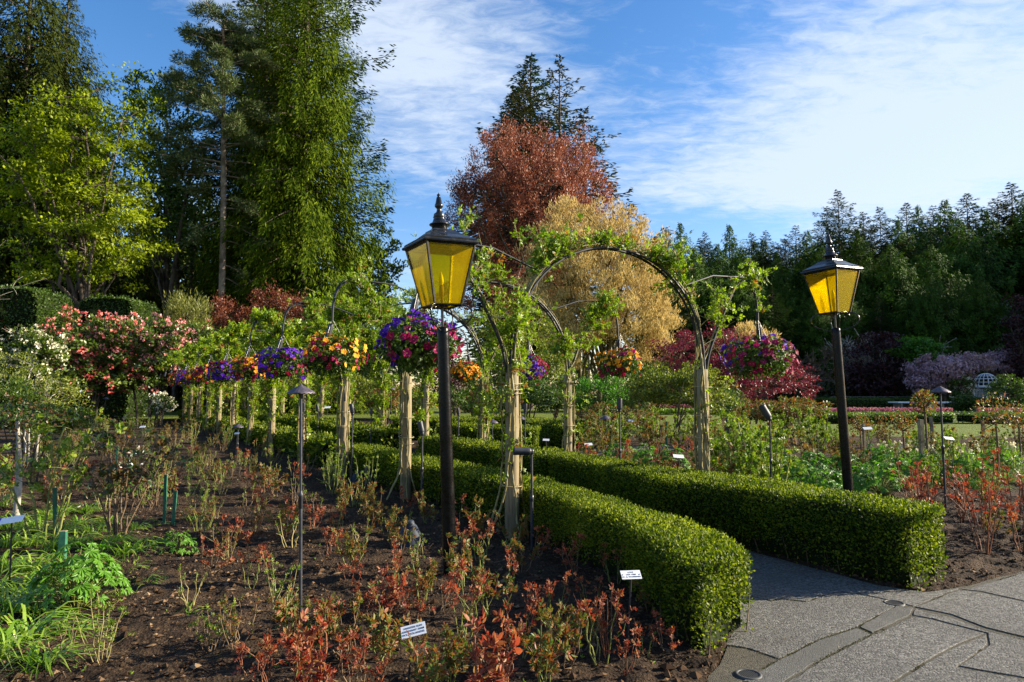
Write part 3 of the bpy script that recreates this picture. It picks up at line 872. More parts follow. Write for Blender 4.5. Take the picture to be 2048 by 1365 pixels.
hedge('box_hedge', 'middle stretch of box hedge beyond the walk, between the wooden posts and the path gap', TNl(1.85, (2.1, 6.6)), TNl(2.43, (2.5, 6.6)), 0.55, 0.036, 3600, 0.2)
hedge('box_hedge', 'far box hedge starting with a bushy end at the path gap beyond the walk', TNl(1.85, (8.6, 34)), TNl(2.45, (8.6, 34)), 0.55, 0.08, 700, 0.5, twigs=False)
# hedges round the beds behind the arches
def hp(px, D): return (X(px, D), D)
hedge('box_hedge', 'box hedge behind the arches ending in a rounded corner beside the grey side path', [hp(880, 17.4), hp(960, 16.6), hp(1030, 15.6), hp(1072, 15.2)], [hp(880, 18.3), hp(965, 17.5), hp(1035, 16.6), hp(1076, 16.3)], .6, .05, 1900, .3, twigs=False)
hedge('box_hedge', 'curved box hedge bending round the rose bed behind the second post', [hp(1060, 19.5), hp(1090, 17.8), hp(1125, 17.0), hp(1160, 16.8)], [hp(1040, 22.5), hp(1100, 21), hp(1130, 20), hp(1165, 19.5)], .6, .05, 1900, .3, twigs=False)
hedge('box_hedge', 'pale green box hedge seen behind the lamp post, farthest from the walk', [hp(790, 21), hp(900, 21), hp(1050, 22)], [hp(790, 22), hp(900, 22), hp(1050, 23)], .6, .06, 1500, .4, twigs=False)

# ------------------------------------------------------------------ iron lamp posts with amber lanterns
def lamp_post(label, base, post_h, yaw, tilt):
    t = thing('lamp_post', label, 'lamp post', base, 0)
    t.rotation_euler = (tilt[0], tilt[1], 0)
    zb = post_h + 0.19                                   # underside of the lantern body
    p = MB(); n = 34; zz = np.linspace(-.12, post_h, n); rr = np.linspace(0.057, 0.049, n) * (1 + rng.normal(0, .008, n))
    lathe(p, [(0.001, -.12)] + list(zip(rr, zz)) + [(0.044, post_h + .012), (0.03, post_h + .018), (0.001, post_h + .018)], 24)
    part('post', p, t, mats=M['iron'])
    r = MB(); tube(r, [(0, 0, post_h), (0, 0, zb + .02)], 0.012, 8); part('spigot', r, t, mats=M['iron_smooth'])
    cs, sn = math.cos(yaw), math.sin(yaw)
    rot = lambda x, y, z: (x * cs - y * sn, x * sn + y * cs, z)
    hb, ht, H = 0.118, 0.215, 0.50                       # half widths, height of the glazed body
    # scroll brackets from the body's corners down to the post
    for sx, sy in ((1, 1), (-1, 1), (-1, -1), (1, -1)):
        b = MB()
        q = unit(np.array([sx, sy, 0.0]))
        prof = [(hb * 1.36, 0.0), (hb * 1.36 + .05, -.005), (hb * 1.36 + .10, -.045), (hb * 1.36 + .105, -.10), (hb * 1.36 + .04, -.165), (hb * .9, -.195), (0.055, -.205)]
        pts = [rot(q[0] * a, q[1] * a, zb + c) for a, c in prof]
        from_ = resample(np.array(pts), 0.012)
        # smooth the corners of the scroll
        sm = from_.copy()
        for _ in range(6): sm[1:-1] = (sm[:-2] + sm[1:-1] * 2 + sm[2:]) / 4
        tube(b, sm, 0.0065, 6)
        curl = [rot(q[0] * (hb * 1.1 + .03 * math.cos(a)), q[1] * (hb * 1.1 + .03 * math.cos(a)), zb - .035 + .03 * math.sin(a)) for a in np.linspace(0, 5.2, 14)]
        tube(b, curl, 0.0045, 6)
        part('scroll_bracket', b, t, mats=M['iron_smooth'])
    fr = MB()
    def bar(a, b, th):
        a, b = np.array(rot(*a)), np.array(rot(*b)); tube(fr, [a, b], th, 4, smooth=False)
    for sx, sy in ((1, 1), (-1, 1), (-1, -1), (1, -1)):
        bar((sx * hb, sy * hb, zb), (sx * ht, sy * ht, zb + H), 0.0115)
    for a, b in (((1, 1), (-1, 1)), ((-1, 1), (-1, -1)), ((-1, -1), (1, -1)), ((1, -1), (1, 1))):
        bar((a[0] * hb, a[1] * hb, zb), (b[0] * hb, b[1] * hb, zb), 0.011)
        bar((a[0] * ht, a[1] * ht, zb + H - .008), (b[0] * ht, b[1] * ht, zb + H - .008), 0.014)
    box(fr, (0, 0, zb - .004), (0.07, 0.07, 0.012), yaw)
    part('frame', fr, t, mats=M['iron_smooth'])
    for k in range(4):
        a = yaw + k * math.pi / 2; ca, sa = math.cos(a), math.sin(a)
        def pt(x, f, zz, d=0):   # x across, f from bottom to top
            y = -(hb + (ht - hb) * f) + d; wdt = hb + (ht - hb) * f
            xx = x * (wdt - 0.008)
            return (xx * ca - y * sa, xx * sa + y * ca, zz)
        g = MB()
        fl, fh = 0.02, 0.975
        a4 = [pt(-1, fl, zb + H * fl), pt(1, fl, zb + H * fl), pt(1, fh, zb + H * fh), pt(-1, fh, zb + H * fh)]
        b4 = [pt(-1, fl, zb + H * fl, .004), pt(1, fl, zb + H * fl, .004), pt(1, fh, zb + H * fh, .004), pt(-1, fh, zb + H * fh, .004)]
        g.add(a4 + b4, [(0, 1, 2, 3), (7, 6, 5, 4), (0, 4, 5, 1), (1, 5, 6, 2), (2, 6, 7, 3), (3, 7, 4, 0)])
        part('glass_pane', g, t, mats=M['amber'])
    # bottom glass
    g = MB(); box(g, (0, 0, zb + .010), (2 * hb - .02, 2 * hb - .02, .004), yaw); part('bottom_pane', g, t, mats=M['amber'])
    # hipped roof with a rolled eave
    rf = MB(); zt = zb + H
    ring = lambda hw, z_: [rot(sx * hw, sy * hw, z_) for sx, sy in ((-1, -1), (1, -1), (1, 1), (-1, 1))]
    prof = [(0.205, zt - .004), (0.238, zt - .006), (0.243, zt + .004), (0.240, zt + .016), (0.225, zt + .022), (0.228, zt + .032), (0.215, zt + .042), (0.155, zt + .075), (0.10, zt + .118), (0.092, zt + .120), (0.090, zt + .130), (0.02, zt + .132)]
    R = np.array([ring(a, b) for a, b in prof])
    V = R.reshape(-1, 3); fcs = []
    for i in range(len(prof) - 1):
        for j in range(4):
            k = (j + 1) % 4; fcs.append((i * 4 + j, i * 4 + k, i * 4 + 4 + k, i * 4 + 4 + j))
    fcs.append((3, 2, 1, 0)); top = (len(prof) - 1) * 4; fcs.append((top, top + 1, top + 2, top + 3))
    rf.add(V, fcs)
    part('roof', rf, t, mats=M['iron_smooth'])
    fi = MB(); z0 = zt + .130
    lathe(fi, [(0.064, z0 - .005), (0.064, z0 + .045), (0.082, z0 + .048), (0.086, z0 + .054), (0.082, z0 + .060), (0.066, z0 + .064), (0.056, z0 + .08), (0.050, z0 + .098), (0.046, z0 + .110), (0.051, z0 + .114),
               (0.051, z0 + .120), (0.043, z0 + .124), (0.047, z0 + .132), (0.043, z0 + .146), (0.026, z0 + .158), (0.020, z0 + .172), (0.019, z0 + .19), (0.027, z0 + .197), (0.035, z0 + .208), (0.035, z0 + .220),
               (0.028, z0 + .236), (0.018, z0 + .285), (0.011, z0 + .292), (0.012, z0 + .300), (0.016, z0 + .305), (0.012, z0 + .312), (0.004, z0 + .318), (0.001, z0 + .328)], 24)
    part('finial', fi, t, mats=M['iron_smooth'])
    sl = MB(); lathe(sl, [(0.005, zb + .01), (0.012, zb + .012), (0.012, zb + .08), (0.019, zb + .085), (0.019, zb + .175), (0.013, zb + .178), (0.001, zb + .178)], 14); part('candle_sleeve', sl, t, mats=M['socket'])
    bu = MB(); lathe(bu, [(0.011, zb + .176), (0.018, zb + .192), (0.0205, zb + .212), (0.017, zb + .240), (0.009, zb + .268), (0.003, zb + .285), (0.0005, zb + .288)], 16); part('bulb', bu, t, mats=M['bulb'])
    return t

lamp_post('near black iron lamp post with amber glass lantern standing in the bare rose bed', G(901, 1160, 0), 2.02, RAD(31), (0, RAD(-2.2)))
pr_ = Vector((X(1690, 8.0), 8.0, 0))
lamp_post('farther black iron lamp post with amber lantern behind the long hedge by the lawn', pr_, 2.24, RAD(30), (0, RAD(-2.4)))

# ------------------------------------------------------------------ garden lights
def mushroom(label, base, h, r, tilt=(0, 0)):
    t = thing('path_light', label, 'path light', base, 0, 'mushroom shaped garden lights'); t.rotation_euler = (tilt[0], tilt[1], 0)
    p = MB(); pr = max(.009, r * .10)
    tube(p, [(0, 0, -.1), (0, 0, h * .49)], pr * 1.25, 10); tube(p, [(0, 0, h * .49), (0, 0, h - .03)], pr, 10)
    part('pole', p, t, mats=M['pole'])
    c = MB(); z = h * .49
    lathe(c, [(pr, z - .05), (pr * 1.5, z - .048), (pr * 1.5, z + .03), (pr * 1.7, z + .032), (pr * 1.7, z + .05), (pr * 1.3, z + .055), (pr, z + .07)], 12); part('coupling', c, t, mats=M['pole'])
    q = MB(); seg = 36; a = np.arange(seg) * 2 * math.pi / seg
    rings = []
    for rr, zz, w in ((.004, .0, 0), (r * .16, -.012, 0), (r * .5, -r * .30, .6), (r * .96, -r * .62, 1), (r, -r * .68, 1), (r * .99, -r * .75, 1), (r * .5, -r * .36, .5), (.01, -.02, 0)):
        wob = 1 + .012 * w * np.cos(a * 18)
        rings.append(np.stack([rr * wob * np.cos(a), rr * wob * np.sin(a), np.full(seg, h + zz + r * .08) + .006 * r / .18 * w * np.cos(a * 18)], -1))
    V = np.concatenate(rings); n = len(rings)
    i = np.arange(n - 1)[:, None] * seg; j = np.arange(seg)[None]; k = (j + 1) % seg
    q.add(V, np.stack([i + k, i + j, i + seg + j, i + seg + k], -1).reshape(-1, 4), 0, True)
    part('cap', q, t, mats=M['bronze'])
    s_ = MB(); lathe(s_, [(pr, h - .09), (r * .2, h - .06), (r * .24, h - .02), (r * .2, h - .01)], 14); part('lamp_holder', s_, t, mats=M['pole'])
    return t
mushroom('tall thin garden light with a mushroom cap rising from the bare soil by red shoots', G(601, 1232), 1.55, .094, (0, RAD(-1.2)))
mushroom('tall mushroom capped garden light in the leafy bed beyond the farther lamp post', Vector((X(1878, 8.7), 8.7, 0)), 1.57, .115)
mushroom('small mushroom capped garden light beside the hedge start, white tag under its cap', G(474, 935), .86, .105)
mushroom('weathered garden light leaning over in front of the red rhododendron', G(205, 838), 1.25, .17, (RAD(3), RAD(10)))
for px, py, D, h, lab in ((1210, 835, 15.5, .95, 'small mushroom light before the bronze shrub mound behind the arches'), (985, 843, 15.2, .85, 'small mushroom light in front of the hedge seen between the posts'), (1041, 836, 16.5, .95, 'small mushroom light above the rounded hedge corner'),
                      (1085, 775, 24, 1.7, None), (783, 778, 22, 1.6, 'thin pale capped garden light under the magenta flowers of the nearest basket')):
    if lab: mushroom(lab, Vector((X(px, D), D, 0)), HT(py - 4, D), .13)

def spot_head(mb, c, d, L, r):
    """cylinder lamp head with a hood: c its rear end, d its aim"""
    d = unit(np.array(d, float)); c = np.array(c, float)
    pts = np.array([c, c + d * .01, c + d * .02, c + d * L * .25, c + d * L * .95, c + d * L, c + d * L, c + d * (L - .02)])
    tube(mb, pts, [r * .35, r * .8, r * .92, r, r * 1.02, r * 1.02, r * .85, r * .8], 14, cap=True)

def spotlight(label, base, h, aim, L=.15, r=.034, tilt=(0, 0)):
    t = thing('spotlight', label, 'spotlight', base, 0, 'black spotlights on thin poles'); t.rotation_euler = (tilt[0], tilt[1], 0)
    p = MB(); tube(p, [(0, 0, -.1), (0, 0, h * .55)], .0135, 8); tube(p, [(0, 0, h * .55), (0, 0, h)], .011, 8)
    lathe(p, [(.012, h * .55 - .03), (.018, h * .55 - .028), (.018, h * .55 + .028), (.012, h * .55 + .03)], 10); part('pole', p, t, mats=M['pole'])
    s_ = MB(); lathe(s_, [(.001, h + .022), (.02, h + .02), (.024, h), (.02, h - .02), (.012, h - .03)], 12); part('swivel', s_, t, mats=M['pole'])
    q = MB(); spot_head(q, (0, 0, h), aim, L, r); part('lamp_head', q, t, mats=M['pole'])
    return t
SP = [(1063, 6.4, 903, (-1, -.15, .02), .17, .036, 'black spotlight aimed sideways on a thin pole in front of the near hedge'),
      (846, 8.6, 867, (-.25, .1, 1), .15, .034, 'black spotlight on a thin pole just beside the near lamp post'),
      (707, 10.9, 828, (-.2, .1, 1), .16, .036, 'upright black spotlight on a pole against the third wooden post'),
      (609, 13.6, 822, (0, 0, 1), .16, .036, 'black spotlight on a thin pole close to the fourth wooden post'),
      (744, 15.5, 830, (0, .1, 1), .14, .034, 'small black spotlight between hedge and posts beyond the walk'),
      (918, 15.0, 830, (-.15, 0, 1), .15, .034, 'small black spotlight in the reddish bed just past the near lamp post'),
      (1050, 13.0, 826, (.05, 0, 1), .17, .036, 'upright black spotlight beyond the hedge, in front of the side path'),
      (1238, 9.6, 821, (0, 0, 1), .16, .038, 'upright black spotlight in the bed between the second and third basket'),
      (1536, 8.6, 838, (-.5, 0, .85), .19, .045, 'black spotlight tilted on its pole beside the nearest post beyond the hedge'),
      (638, 19, 822, (-.2, 0, 1), .18, .04, 'small black spotlight before the pale posts beyond the walk')]
for px, D, py, aim, L, r, lab in SP:
    spotlight(lab, Vector((X(px, D), D, 0)), HT(py, D), aim, L, r)

# bell shaped ground lights
def bell(label, base, r, h, tilt=(0, 0)):
    t = thing('bell_uplight', label, 'ground light', base, 0, 'bell shaped ground lights'); t.rotation_euler = (tilt[0], tilt[1], 0)
    b = MB(); lathe(b, [(r, -.04), (r * 1.02, .01), (r * .98, .02), (r * .8, h * .45), (r * .5, h * .80), (r * .34, h * .88), (r * .33, h * .96), (r * .26, h), (r * .01, h * 1.01)], 28); part('hood', b, t, mats=M['plastic'])
    c = MB(); lathe(c, [(r * .345, h * .86), (r * .365, h * .87), (r * .365, h * .90), (r * .345, h * .91)], 24); part('collar', c, t, mats=M['pole'])
    return t
bell('dark grey bell shaped ground light beside the foot of the near lamp post', G(822, 1098), .135, .27, (0, RAD(-4)))
bell('dark bell shaped ground light at the foot of the farther lamp post', Vector((X(1664, 7.7), 7.7, 0)), .15, .30)
bell('dark bell shaped ground light by a black box under the arches', G(716, 968), .16, .22, (RAD(8), RAD(12)))
b = MB(); p = G(748, 975); 
t = thing('junction_box', 'black box on the soil against the hedge beside the third wooden post', 'box', p, RAD(25))
box(b, (0, 0, .15), (.26, .22, .32)); part('case', b, t, mats=M['pipe'])
b = MB(); box(b, (0, 0, .325), (.28, .24, .03), top=(.25, .21)); part('lid', b, t, mats=M['pole'])
t = thing('white_pipe', 'short crooked white pipe standing behind the bell light by the black box', 'pipe', G(714, 950), 0)
b = MB(); tube(b, [(0, 0, -.05), (0, 0, .2), (.01, 0, .24), (.05, 0, .27), (.11, 0, .275)], .022, 8); part('pipe', b, t, mats=M['white'])

# ------------------------------------------------------------------ plant name signs
def text_mesh(s_, size):
    cu = bpy.data.curves.new('lettering', 'FONT'); cu.body = s_; cu.size = size; cu.align_x = 'CENTER'; cu.align_y = 'CENTER'; cu.extrude = 0.0003; cu.offset = 0
    o = bpy.data.objects.new('lettering', cu); COL.objects.link(o)
    dg = bpy.context.evaluated_depsgraph_get(); me = bpy.data.meshes.new_from_object(o.evaluated_get(dg))
    bpy.data.objects.remove(o); me.materials.clear(); me.materials.append(M['ink'])
    return me
def sign(label, plate_c, base, yaw, roll, wdt, hgt, lines=None, tape=False):
    base = Vector(base); t = thing('plant_label', label, 'plant label', base, 0, 'white plant name labels in the rose beds')
    top = Vector(plate_c) - base
    s_ = MB(); tube(s_, [(0, 0, -.08), tuple(top * .5 + Vector((.004, 0, 0))), tuple(top - Vector((0, 0, .012)))], .006 if wdt > .1 else .007, 6); part('stake', s_, t, mats=M['pipe'])
    Rm = Matrix.Rotation(yaw, 4, 'Z') @ Matrix.Rotation(roll, 4, 'Y') @ Matrix.Rotation(RAD(33), 4, 'X')
    pl = MB(); box(pl, (0, 0, 0), (wdt, hgt, .003)); me = pl.mesh('plate', M['white'])
    pl = part('plate', me, t); pl.matrix_local = Matrix.Translation(top) @ Rm
    bk = MB(); box(bk, (0, 0, -.006), (wdt * .4, hgt * .5, .009)); b_ = part('bracket', bk, t, mats=M['pipe']); b_.matrix_local = Matrix.Translation(top) @ Rm
    if lines:
        for x in (-1, 1):
            sc = MB(); lathe(sc, [(.0035, .0016), (.0035, .003), (.001, .0034), (.0002, .0034)], 10, c=(x * wdt * .42, 0, 0)); q = part('screw', sc, t, mats=M['ink']); q.matrix_local = Matrix.Translation(top) @ Rm
        for i, tx in enumerate(lines):
            me = text_mesh(tx, hgt * .22); q = part('lettering', me, t)
            q.matrix_local = Matrix.Translation(top) @ Rm @ Matrix.Translation((0, hgt * (.26 - .26 * i), .0020))
    if tape:
        tp_ = MB(); box(tp_, (-wdt * .5 - .008, 0, -.001), (.016, hgt * 1.0, .004)); q = part('blue_end', tp_, t, mats=M['blue_tape']); q.matrix_local = Matrix.Translation(top) @ Rm
D = 3.35; sign('white plant label with three lines of lettering among red shoots, closest to the viewer', AT(827, 1261, D), (X(815, D), D, 0), RAD(8), RAD(-12), .118, .068, ['WINTER SUN', 'GERMANY 2008', 'W.S. TOLANDEL'])
D = 3.92; sign('white plant label on a black stake in the shade against the near hedge', AT(1262, 1150, D), (X(1244, D), D, 0), RAD(4), RAD(-1), .112, .062, ['LOVE', 'USA 1980', 'W. A. WARRINER'])
D = 5.1; sign('white plant label with a blue end among grassy leaves at the edge of the bed', AT(24, 1040, D), (X(42, D), D, 0), RAD(10), RAD(-8), .155, .07, None, True)
for px, py, D, wd, lab in ((285, 854, 13, .11, 'white plant label far out on the brown rose bed'), (1357, 913, 9.2, .14, 'white plant label low beside the nearest post behind the hedge'), (1488, 869, 12.4, .15, 'white plant label under the magenta basket, beyond the tilted spotlight'),
                       (1735, 857, 13, .16, 'white plant label on a stake near the farther lamp post'), (1898, 877, 10.8, .15, 'white plant label beside the mushroom light beyond the farther lamp post'), (474, 867, 13.4, .1, 'white tag below the cap of the small mushroom light'),
                       (98, 777, 27, .25, 'white label in the far bed under the woody canes'), (160, 783, 27, .25, 'white label in the far bed before the red rhododendron'), (1177, 889, 11.5, .13, 'white plant label near the second right-hand post'), (1092, 880, 13, .12, 'white plant label by the grey side path'),
                       (1262, 842, 17.5, .16, 'white label before the bronze shrub mound'), (655, 815, 22, .2, 'white label beside a pale post beyond the walk'), (1452, 945, 8.9, .1, None), (280, 929, 9.6, .07, 'small white tag on a cane by the tall rose')):
    if lab: sign(lab.replace('right-hand ', ''), AT(px, py, D), (X(px + 2, D), D, 0), RAD(rng.uniform(-15, 15)), RAD(rng.uniform(-6, 6)), wd, wd * .5)

# ------------------------------------------------------------------ stakes
def stake(label, base, h, w_, mat, lean=(0, 0), th=None):
    t = thing('garden_stake', label, 'stake', base, rng.uniform(-.4, .4)); 
    t.rotation_euler = (lean[0], lean[1], rng.uniform(-.3, .3))
    b = MB(); box(b, (0, 0, (h - .15) / 2), (w_, th or w_ * .45, h + .15)); o = part('upright', b, t, mats=M[mat])
    b = MB(); box(b, (0, 0, h + .002), (w_ * .98, (th or w_ * .45) * .98, .004)); part('cut_top', b, t, mats=M['stake_wood'])
for px, pt_, pb, w_, mt, ln, lab in ((328, 950, 1057, .034, 'stake_green', 0, 'taller green wooden stake of the pair by the small leafy clump'), (345, 982, 1062, .034, 'stake_green', 3, 'shorter green wooden stake of the pair by the small leafy clump'),
      (112, 976, 1084, .036, 'stake_green', -4, 'weathered green stake leaning among grassy leaves'), (124, 1063, 1130, .052, 'stake_green', 0, 'short thick green stake behind the large leafy clump'),
      (231, 893, 958, .032, 'stake_green', 1, 'thin green stake behind the tall rose canes'), (217, 950, 1020, .03, 'stake_wood', -2, 'brown wooden stake in the middle of the tall rose'),
      (1571, 853, 925, .05, 'stake_wood', 0, 'pale wooden stake beyond the tilted spotlight'), (1730, 848, 925, .05, 'stake_wood', 0, 'pale stake next to the white label near the farther lamp post'), (1846, 840, 960, .07, 'stake_wood', 0, 'grey square stake carrying the small standard rose'),
      (1455, 828, 900, .05, 'pole', 0, 'dark stake beyond the nearest post behind the hedge'), (1333, 843, 905, .05, 'stake_green', 0, 'green stake in the bed between two posts'), (1322, 858, 915, .045, 'stake_green', 0, 'shorter green stake in the bed between two posts'),
      (1970, 842, 900, .06, 'stake_wood', -3, 'dark leaning stake among the roses by the lawn'), (1867, 835, 905, .06, 'stake_wood', -2, 'grey stake just behind the mushroom light by the lawn')):
    p = G(px, pb); D = p.y; stake(lab, p, HT(pt_, D), w_, mt, (0, RAD(ln)), w_ if w_ > .04 else None)

# ------------------------------------------------------------------ arches, climbing roses, baskets
def arc_curve():
    """hoop in (n, z): up from post top, over, down"""
    a = np.linspace(0, math.pi, 26)
    c = np.stack([WID / 2 - WID / 2 * np.cos(a), 1.82 + 1.33 * np.sin(a) ** 0.92], 1)
    return c
def wing_curve(s_=1):
    pts = np.array([(0.06, 1.70), (0.12, 1.98), (.30, 2.32), (.50, 2.66), (.66, 2.90), (.80, 3.00), (.93, 2.96), (1.02, 2.82), (1.06, 2.62), (1.06, 2.44)])
    return pts
def smooth(P, k=3):
    P = np.array(P, float)
    for _ in range(k): P[1:-1] = (P[:-2] + 2 * P[1:-1] + P[2:]) / 4
    return P
A3 = lambda c, off=0.0: np.stack([c[:, 0], np.full(len(c), off), c[:, 1]], 1)   # local frame: x = across the walk, y = along it
hoop_c = arc_curve(); wing_c = smooth(resample(wing_curve(), .06), 3)
def arch_parts():
    out = []
    for s_, x in ((0, 0.0), (1, WID)):
        p = MB(); r = .073; n = 14; zz = np.linspace(-.1, 1.78, n)
        rr = np.linspace(r * 1.04, r * .93, n) + rng.normal(0, .0012, n)
        V = []; lathe(p, [(.001, -.1)] + list(zip(rr, zz)) + [(r * .6, 1.785), (.001, 1.785)], 16, c=(x, 0, 0))
        out.append(('post', p.mesh('post', M['post']), None))
    h = MB()
    for o in (-.035, .035): tube(h, A3(hoop_c, o), .0155, 8)
    for x in (0, WID):
        for o in (-.035, .035): tube(h, [(x, o * 1.8, 1.35), (x, o * 1.5, 1.6), (x, o, 1.84)], .0155, 8)
    for i in range(2, 25, 3):
        tube(h, [(hoop_c[i, 0], -.035, hoop_c[i, 1]), (hoop_c[i, 0], .035, hoop_c[i, 1])], .008, 6)
    out.append(('hoop', h.mesh('hoop', M['pipe']), None))
    for s_ in (-1, 1):
        wm = MB(); c = wing_c.copy(); c[:, 0] = -c[:, 0] if s_ < 0 else WID + c[:, 0]
        tube(wm, A3(c), .0145, 8); tube(wm, A3(c + np.array([0, .035]), .02), .009, 6)
        out.append(('wing_bracket', wm.mesh('wing_bracket', M['pipe']), None))
        b = MB(); xa = 0.35 if s_ < 0 else WID - .35; xb = -.80 if s_ < 0 else WID + .80
        za = np.interp(.35, hoop_c[:13, 0], hoop_c[:13, 1])
        tube(b, [(xa, 0, za + .06), ((xa + xb) / 2, 0, 2.98), (xb, 0, 3.01)], .012, 8)
        out.append(('cross_bar', b.mesh('cross_bar', M['pipe']), None))
        q = MB(); xe = c[-1, 0]
        tube(q, [(xe, 0, 2.48), (xe + .02 * s_, 0, 2.36), (xe + .01 * s_, 0, 2.26)], .009, 6)
        spot_head(q, (xe + .01 * s_, 0, 2.40), (.25 * s_, .1, -1), .20, .036)
        out.append(('spotlight', q.mesh('spotlight', M['pole']), None))
    return out
ARCH = arch_parts()
ROT = math.atan2(NN[1], NN[0])
ords = ['nearest', 'second', 'third', 'fourth', 'fifth', 'sixth', 'seventh', 'eighth', 'ninth', 'tenth', 'eleventh', 'twelfth']

def canes_and_leaves(seed, nsprig, leaf_l, per, clumpy, cane_n=5, young=.06, thick=1.0, LT=T_FOLD):
    """a climbing rose on both sides of an arch, local frame of the arch"""
    global rng
    save = rng; rng = np.random.default_rng(seed)
    cm, lm, ym = MB(), MB(), MB()
    paths = []
    for s_ in (0, 1):
        X0 = 0 if s_ == 0 else WID; sg = -1 if s_ == 0 else 1
        for k in range(cane_n):
            a = rng.uniform(0, 6.28); r0 = rng.uniform(.12, .28)
            foot = np.array([X0 + r0 * math.cos(a), r0 * math.sin(a), -.02])
            a1 = a + rng.uniform(-.9, .9)
            pts = [foot]
            for z_ in (.45, .9, 1.35, 1.75):
                rr = .085 + .03 * rng.random() + max(0, (.5 - z_) * .15); a1 += rng.uniform(-.35, .35)
                pts.append(np.array([X0 + rr * math.cos(a1), rr * math.sin(a1), z_ + rng.uniform(-.08, .08)]))
            kind = k % 3
            if kind < 2:   # over the hoop
                cc = hoop_c if s_ == 0 else hoop_c[::-1]
                m_ = rng.integers(9, 20); o = rng.uniform(-.05, .05)
                for i in range(2, m_, 2):
                    pts.append(np.array([cc[i, 0], o + rng.normal(0, .03), cc[i, 1] + .03 + rng.uniform(0, .05)]))
            else:
                c = wing_c.copy(); c[:, 0] = X0 + sg * c[:, 0]
                for i in range(4, min(len(c), 8 + rng.integers(6, 30)), 3):
                    pts.append(np.array([c[i, 0], rng.normal(0, .03), c[i, 1] + .03]))
            P = smooth(resample(np.array(pts), .12), 2)
            P[1:-1] += rng.normal(0, .006, P[1:-1].shape)
            tube(cm, P, np.linspace(.0115, .005, len(P)) * thick, 5)
            paths.append(P)
            # side canes
            for q in range(3):
                i = rng.integers(len(P) // 3, len(P)); d = unit(np.array([rng.normal(0, .5), rng.normal(0, .5), rng.uniform(.2, 1)])); L = rng.uniform(.15, .5)
                Q = bez(P[i], P[i] + d * L * .5, P[i] + d * L + np.array([rng.normal(0, .05), rng.normal(0, .05), -.03]), 6)
                tube(cm, Q, np.linspace(.005, .0022, 6) * thick, 4); paths.append(Q)
    # sprigs of leaves
    allp = np.concatenate(paths)
    zz = allp[:, 2]
    dw = np.where(zz < .7, .12, np.where(zz < 1.5, .55, 1.0))
    xc = np.minimum(np.abs(allp[:, 0] + .1), np.abs(allp[:, 0] - WID - .1))
    dw = dw * np.where((zz > 1.6) & (xc < .9), 1.1, 1.0) * np.where(zz > 2.7, 1.5, 1.0)
    wingm = ((allp[:, 0] < -.25) | (allp[:, 0] > WID + .25)) & (zz > 2.2)
    if clumpy:
        cl = vnoise(allp[:, 0] * 2.3 + seed, allp[:, 2] * 2.3 + seed, seed); dw = dw * np.clip((cl - .35) * 4, .05, 1.6)
    dw = np.where(wingm, np.maximum(dw, .8) * 2.6, dw)
    dw /= dw.sum()
    si = rng.choice(len(allp), nsprig, p=dw)
    P0 = allp[si] + rng.normal(0, .025, (nsprig, 3))
    Dd = unit(rnd_dir(nsprig) * .8 + np.array([0, 0, .55])); Ls = rng.uniform(.06, .30, nsprig)
    for k in range(0, nsprig, 2):
        tube(cm, [P0[k], P0[k] + Dd[k] * Ls[k]], [.0028 * thick, .0014 * thick], 3, cap=False)
    u = rng.random((nsprig, per)); P = P0[:, None] + Dd[:, None] * (Ls[:, None] * u)[..., None]
    B = unit(rnd_dir(nsprig * per) + np.repeat(Dd, per, 0) * .4 + np.array([0, 0, .1]))
    P = P.reshape(-1, 3); side = unit(np.cross(B, rnd_dir(len(P))))
    ll = leaf_l * rng.uniform(.7, 1.25, len(P))
    isy = rng.random(len(P)) < young
    for q, (al, sd) in enumerate(((1.5, 0), (1.0, .8), (1.0, -.8), (.45, .75), (.45, -.75))):   # five leaflets on a stalk
        pp = P + B * (ll * al * .8)[:, None]; dd = unit(B * (1 if q == 0 else .45) + side * sd)
        nn = unit(np.cross(B, side)) + rng.normal(0, .25, P.shape)
        scatter(lm, pp[~isy], dd[~isy], nn[~isy], ll[~isy], ll[~isy] * .55, LT)
        scatter(ym, pp[isy], dd[isy], nn[isy], ll[isy], ll[isy] * .5, T_FOLD)
    # twine ties round posts
    tm = MB()
    for X0 in (0, WID):
        for z_ in rng.uniform(.4, 1.7, 4):
            a = np.linspace(0, 6.28, 14); tube(tm, np.stack([X0 + .105 * np.cos(a), .105 * np.sin(a), z_ + .01 * np.sin(a)], 1), .0035, 4, cap=False)
    spec = [('canes', cm.mesh('canes', M['cane']), None), ('leaves', lm.mesh('leaves', M['vine']), 'stuff'), ('young_leaves', ym.mesh('young_leaves', M['vine_bronze']), 'stuff'), ('ties', tm.mesh('ties', M['tie']), 'stuff')]
    rng = save
    return spec
vines = [canes_and_leaves(101, 600, .038, 5, True, 8), canes_and_leaves(102, 680, .038, 5, True, 7), canes_and_leaves(103, 700, .044, 5, True, 6, .06, 1.15)] + \
        [canes_and_leaves(110 + k, 950, .06, 5, False, 4, .05, 1.5, T_QUAD) for k in range(3)]
for i in range(12):
    p = L1 + TT * STEP * i
    jit = RAD(rng.uniform(-1.5, 1.5))
    copies(ARCH, 'rose_arch', f'{ords[i]} arch of the walk, black pipes on two peeled wooden posts' if i else 'nearest arch of the walk, two peeled wooden posts and bent black pipes', 'garden arch', (p[0], p[1], 0), ROT + jit, 'arches over the hedged walk')
    vs = vines[i] if i < 3 else vines[3 + i % 3]
    copies(vs, 'climbing_rose', f'climbing rose trained over the {ords[i]} arch of the walk, with fresh green leaves', 'climbing rose', (p[0], p[1], 0.02), ROT + jit, 'climbing roses on the arches')

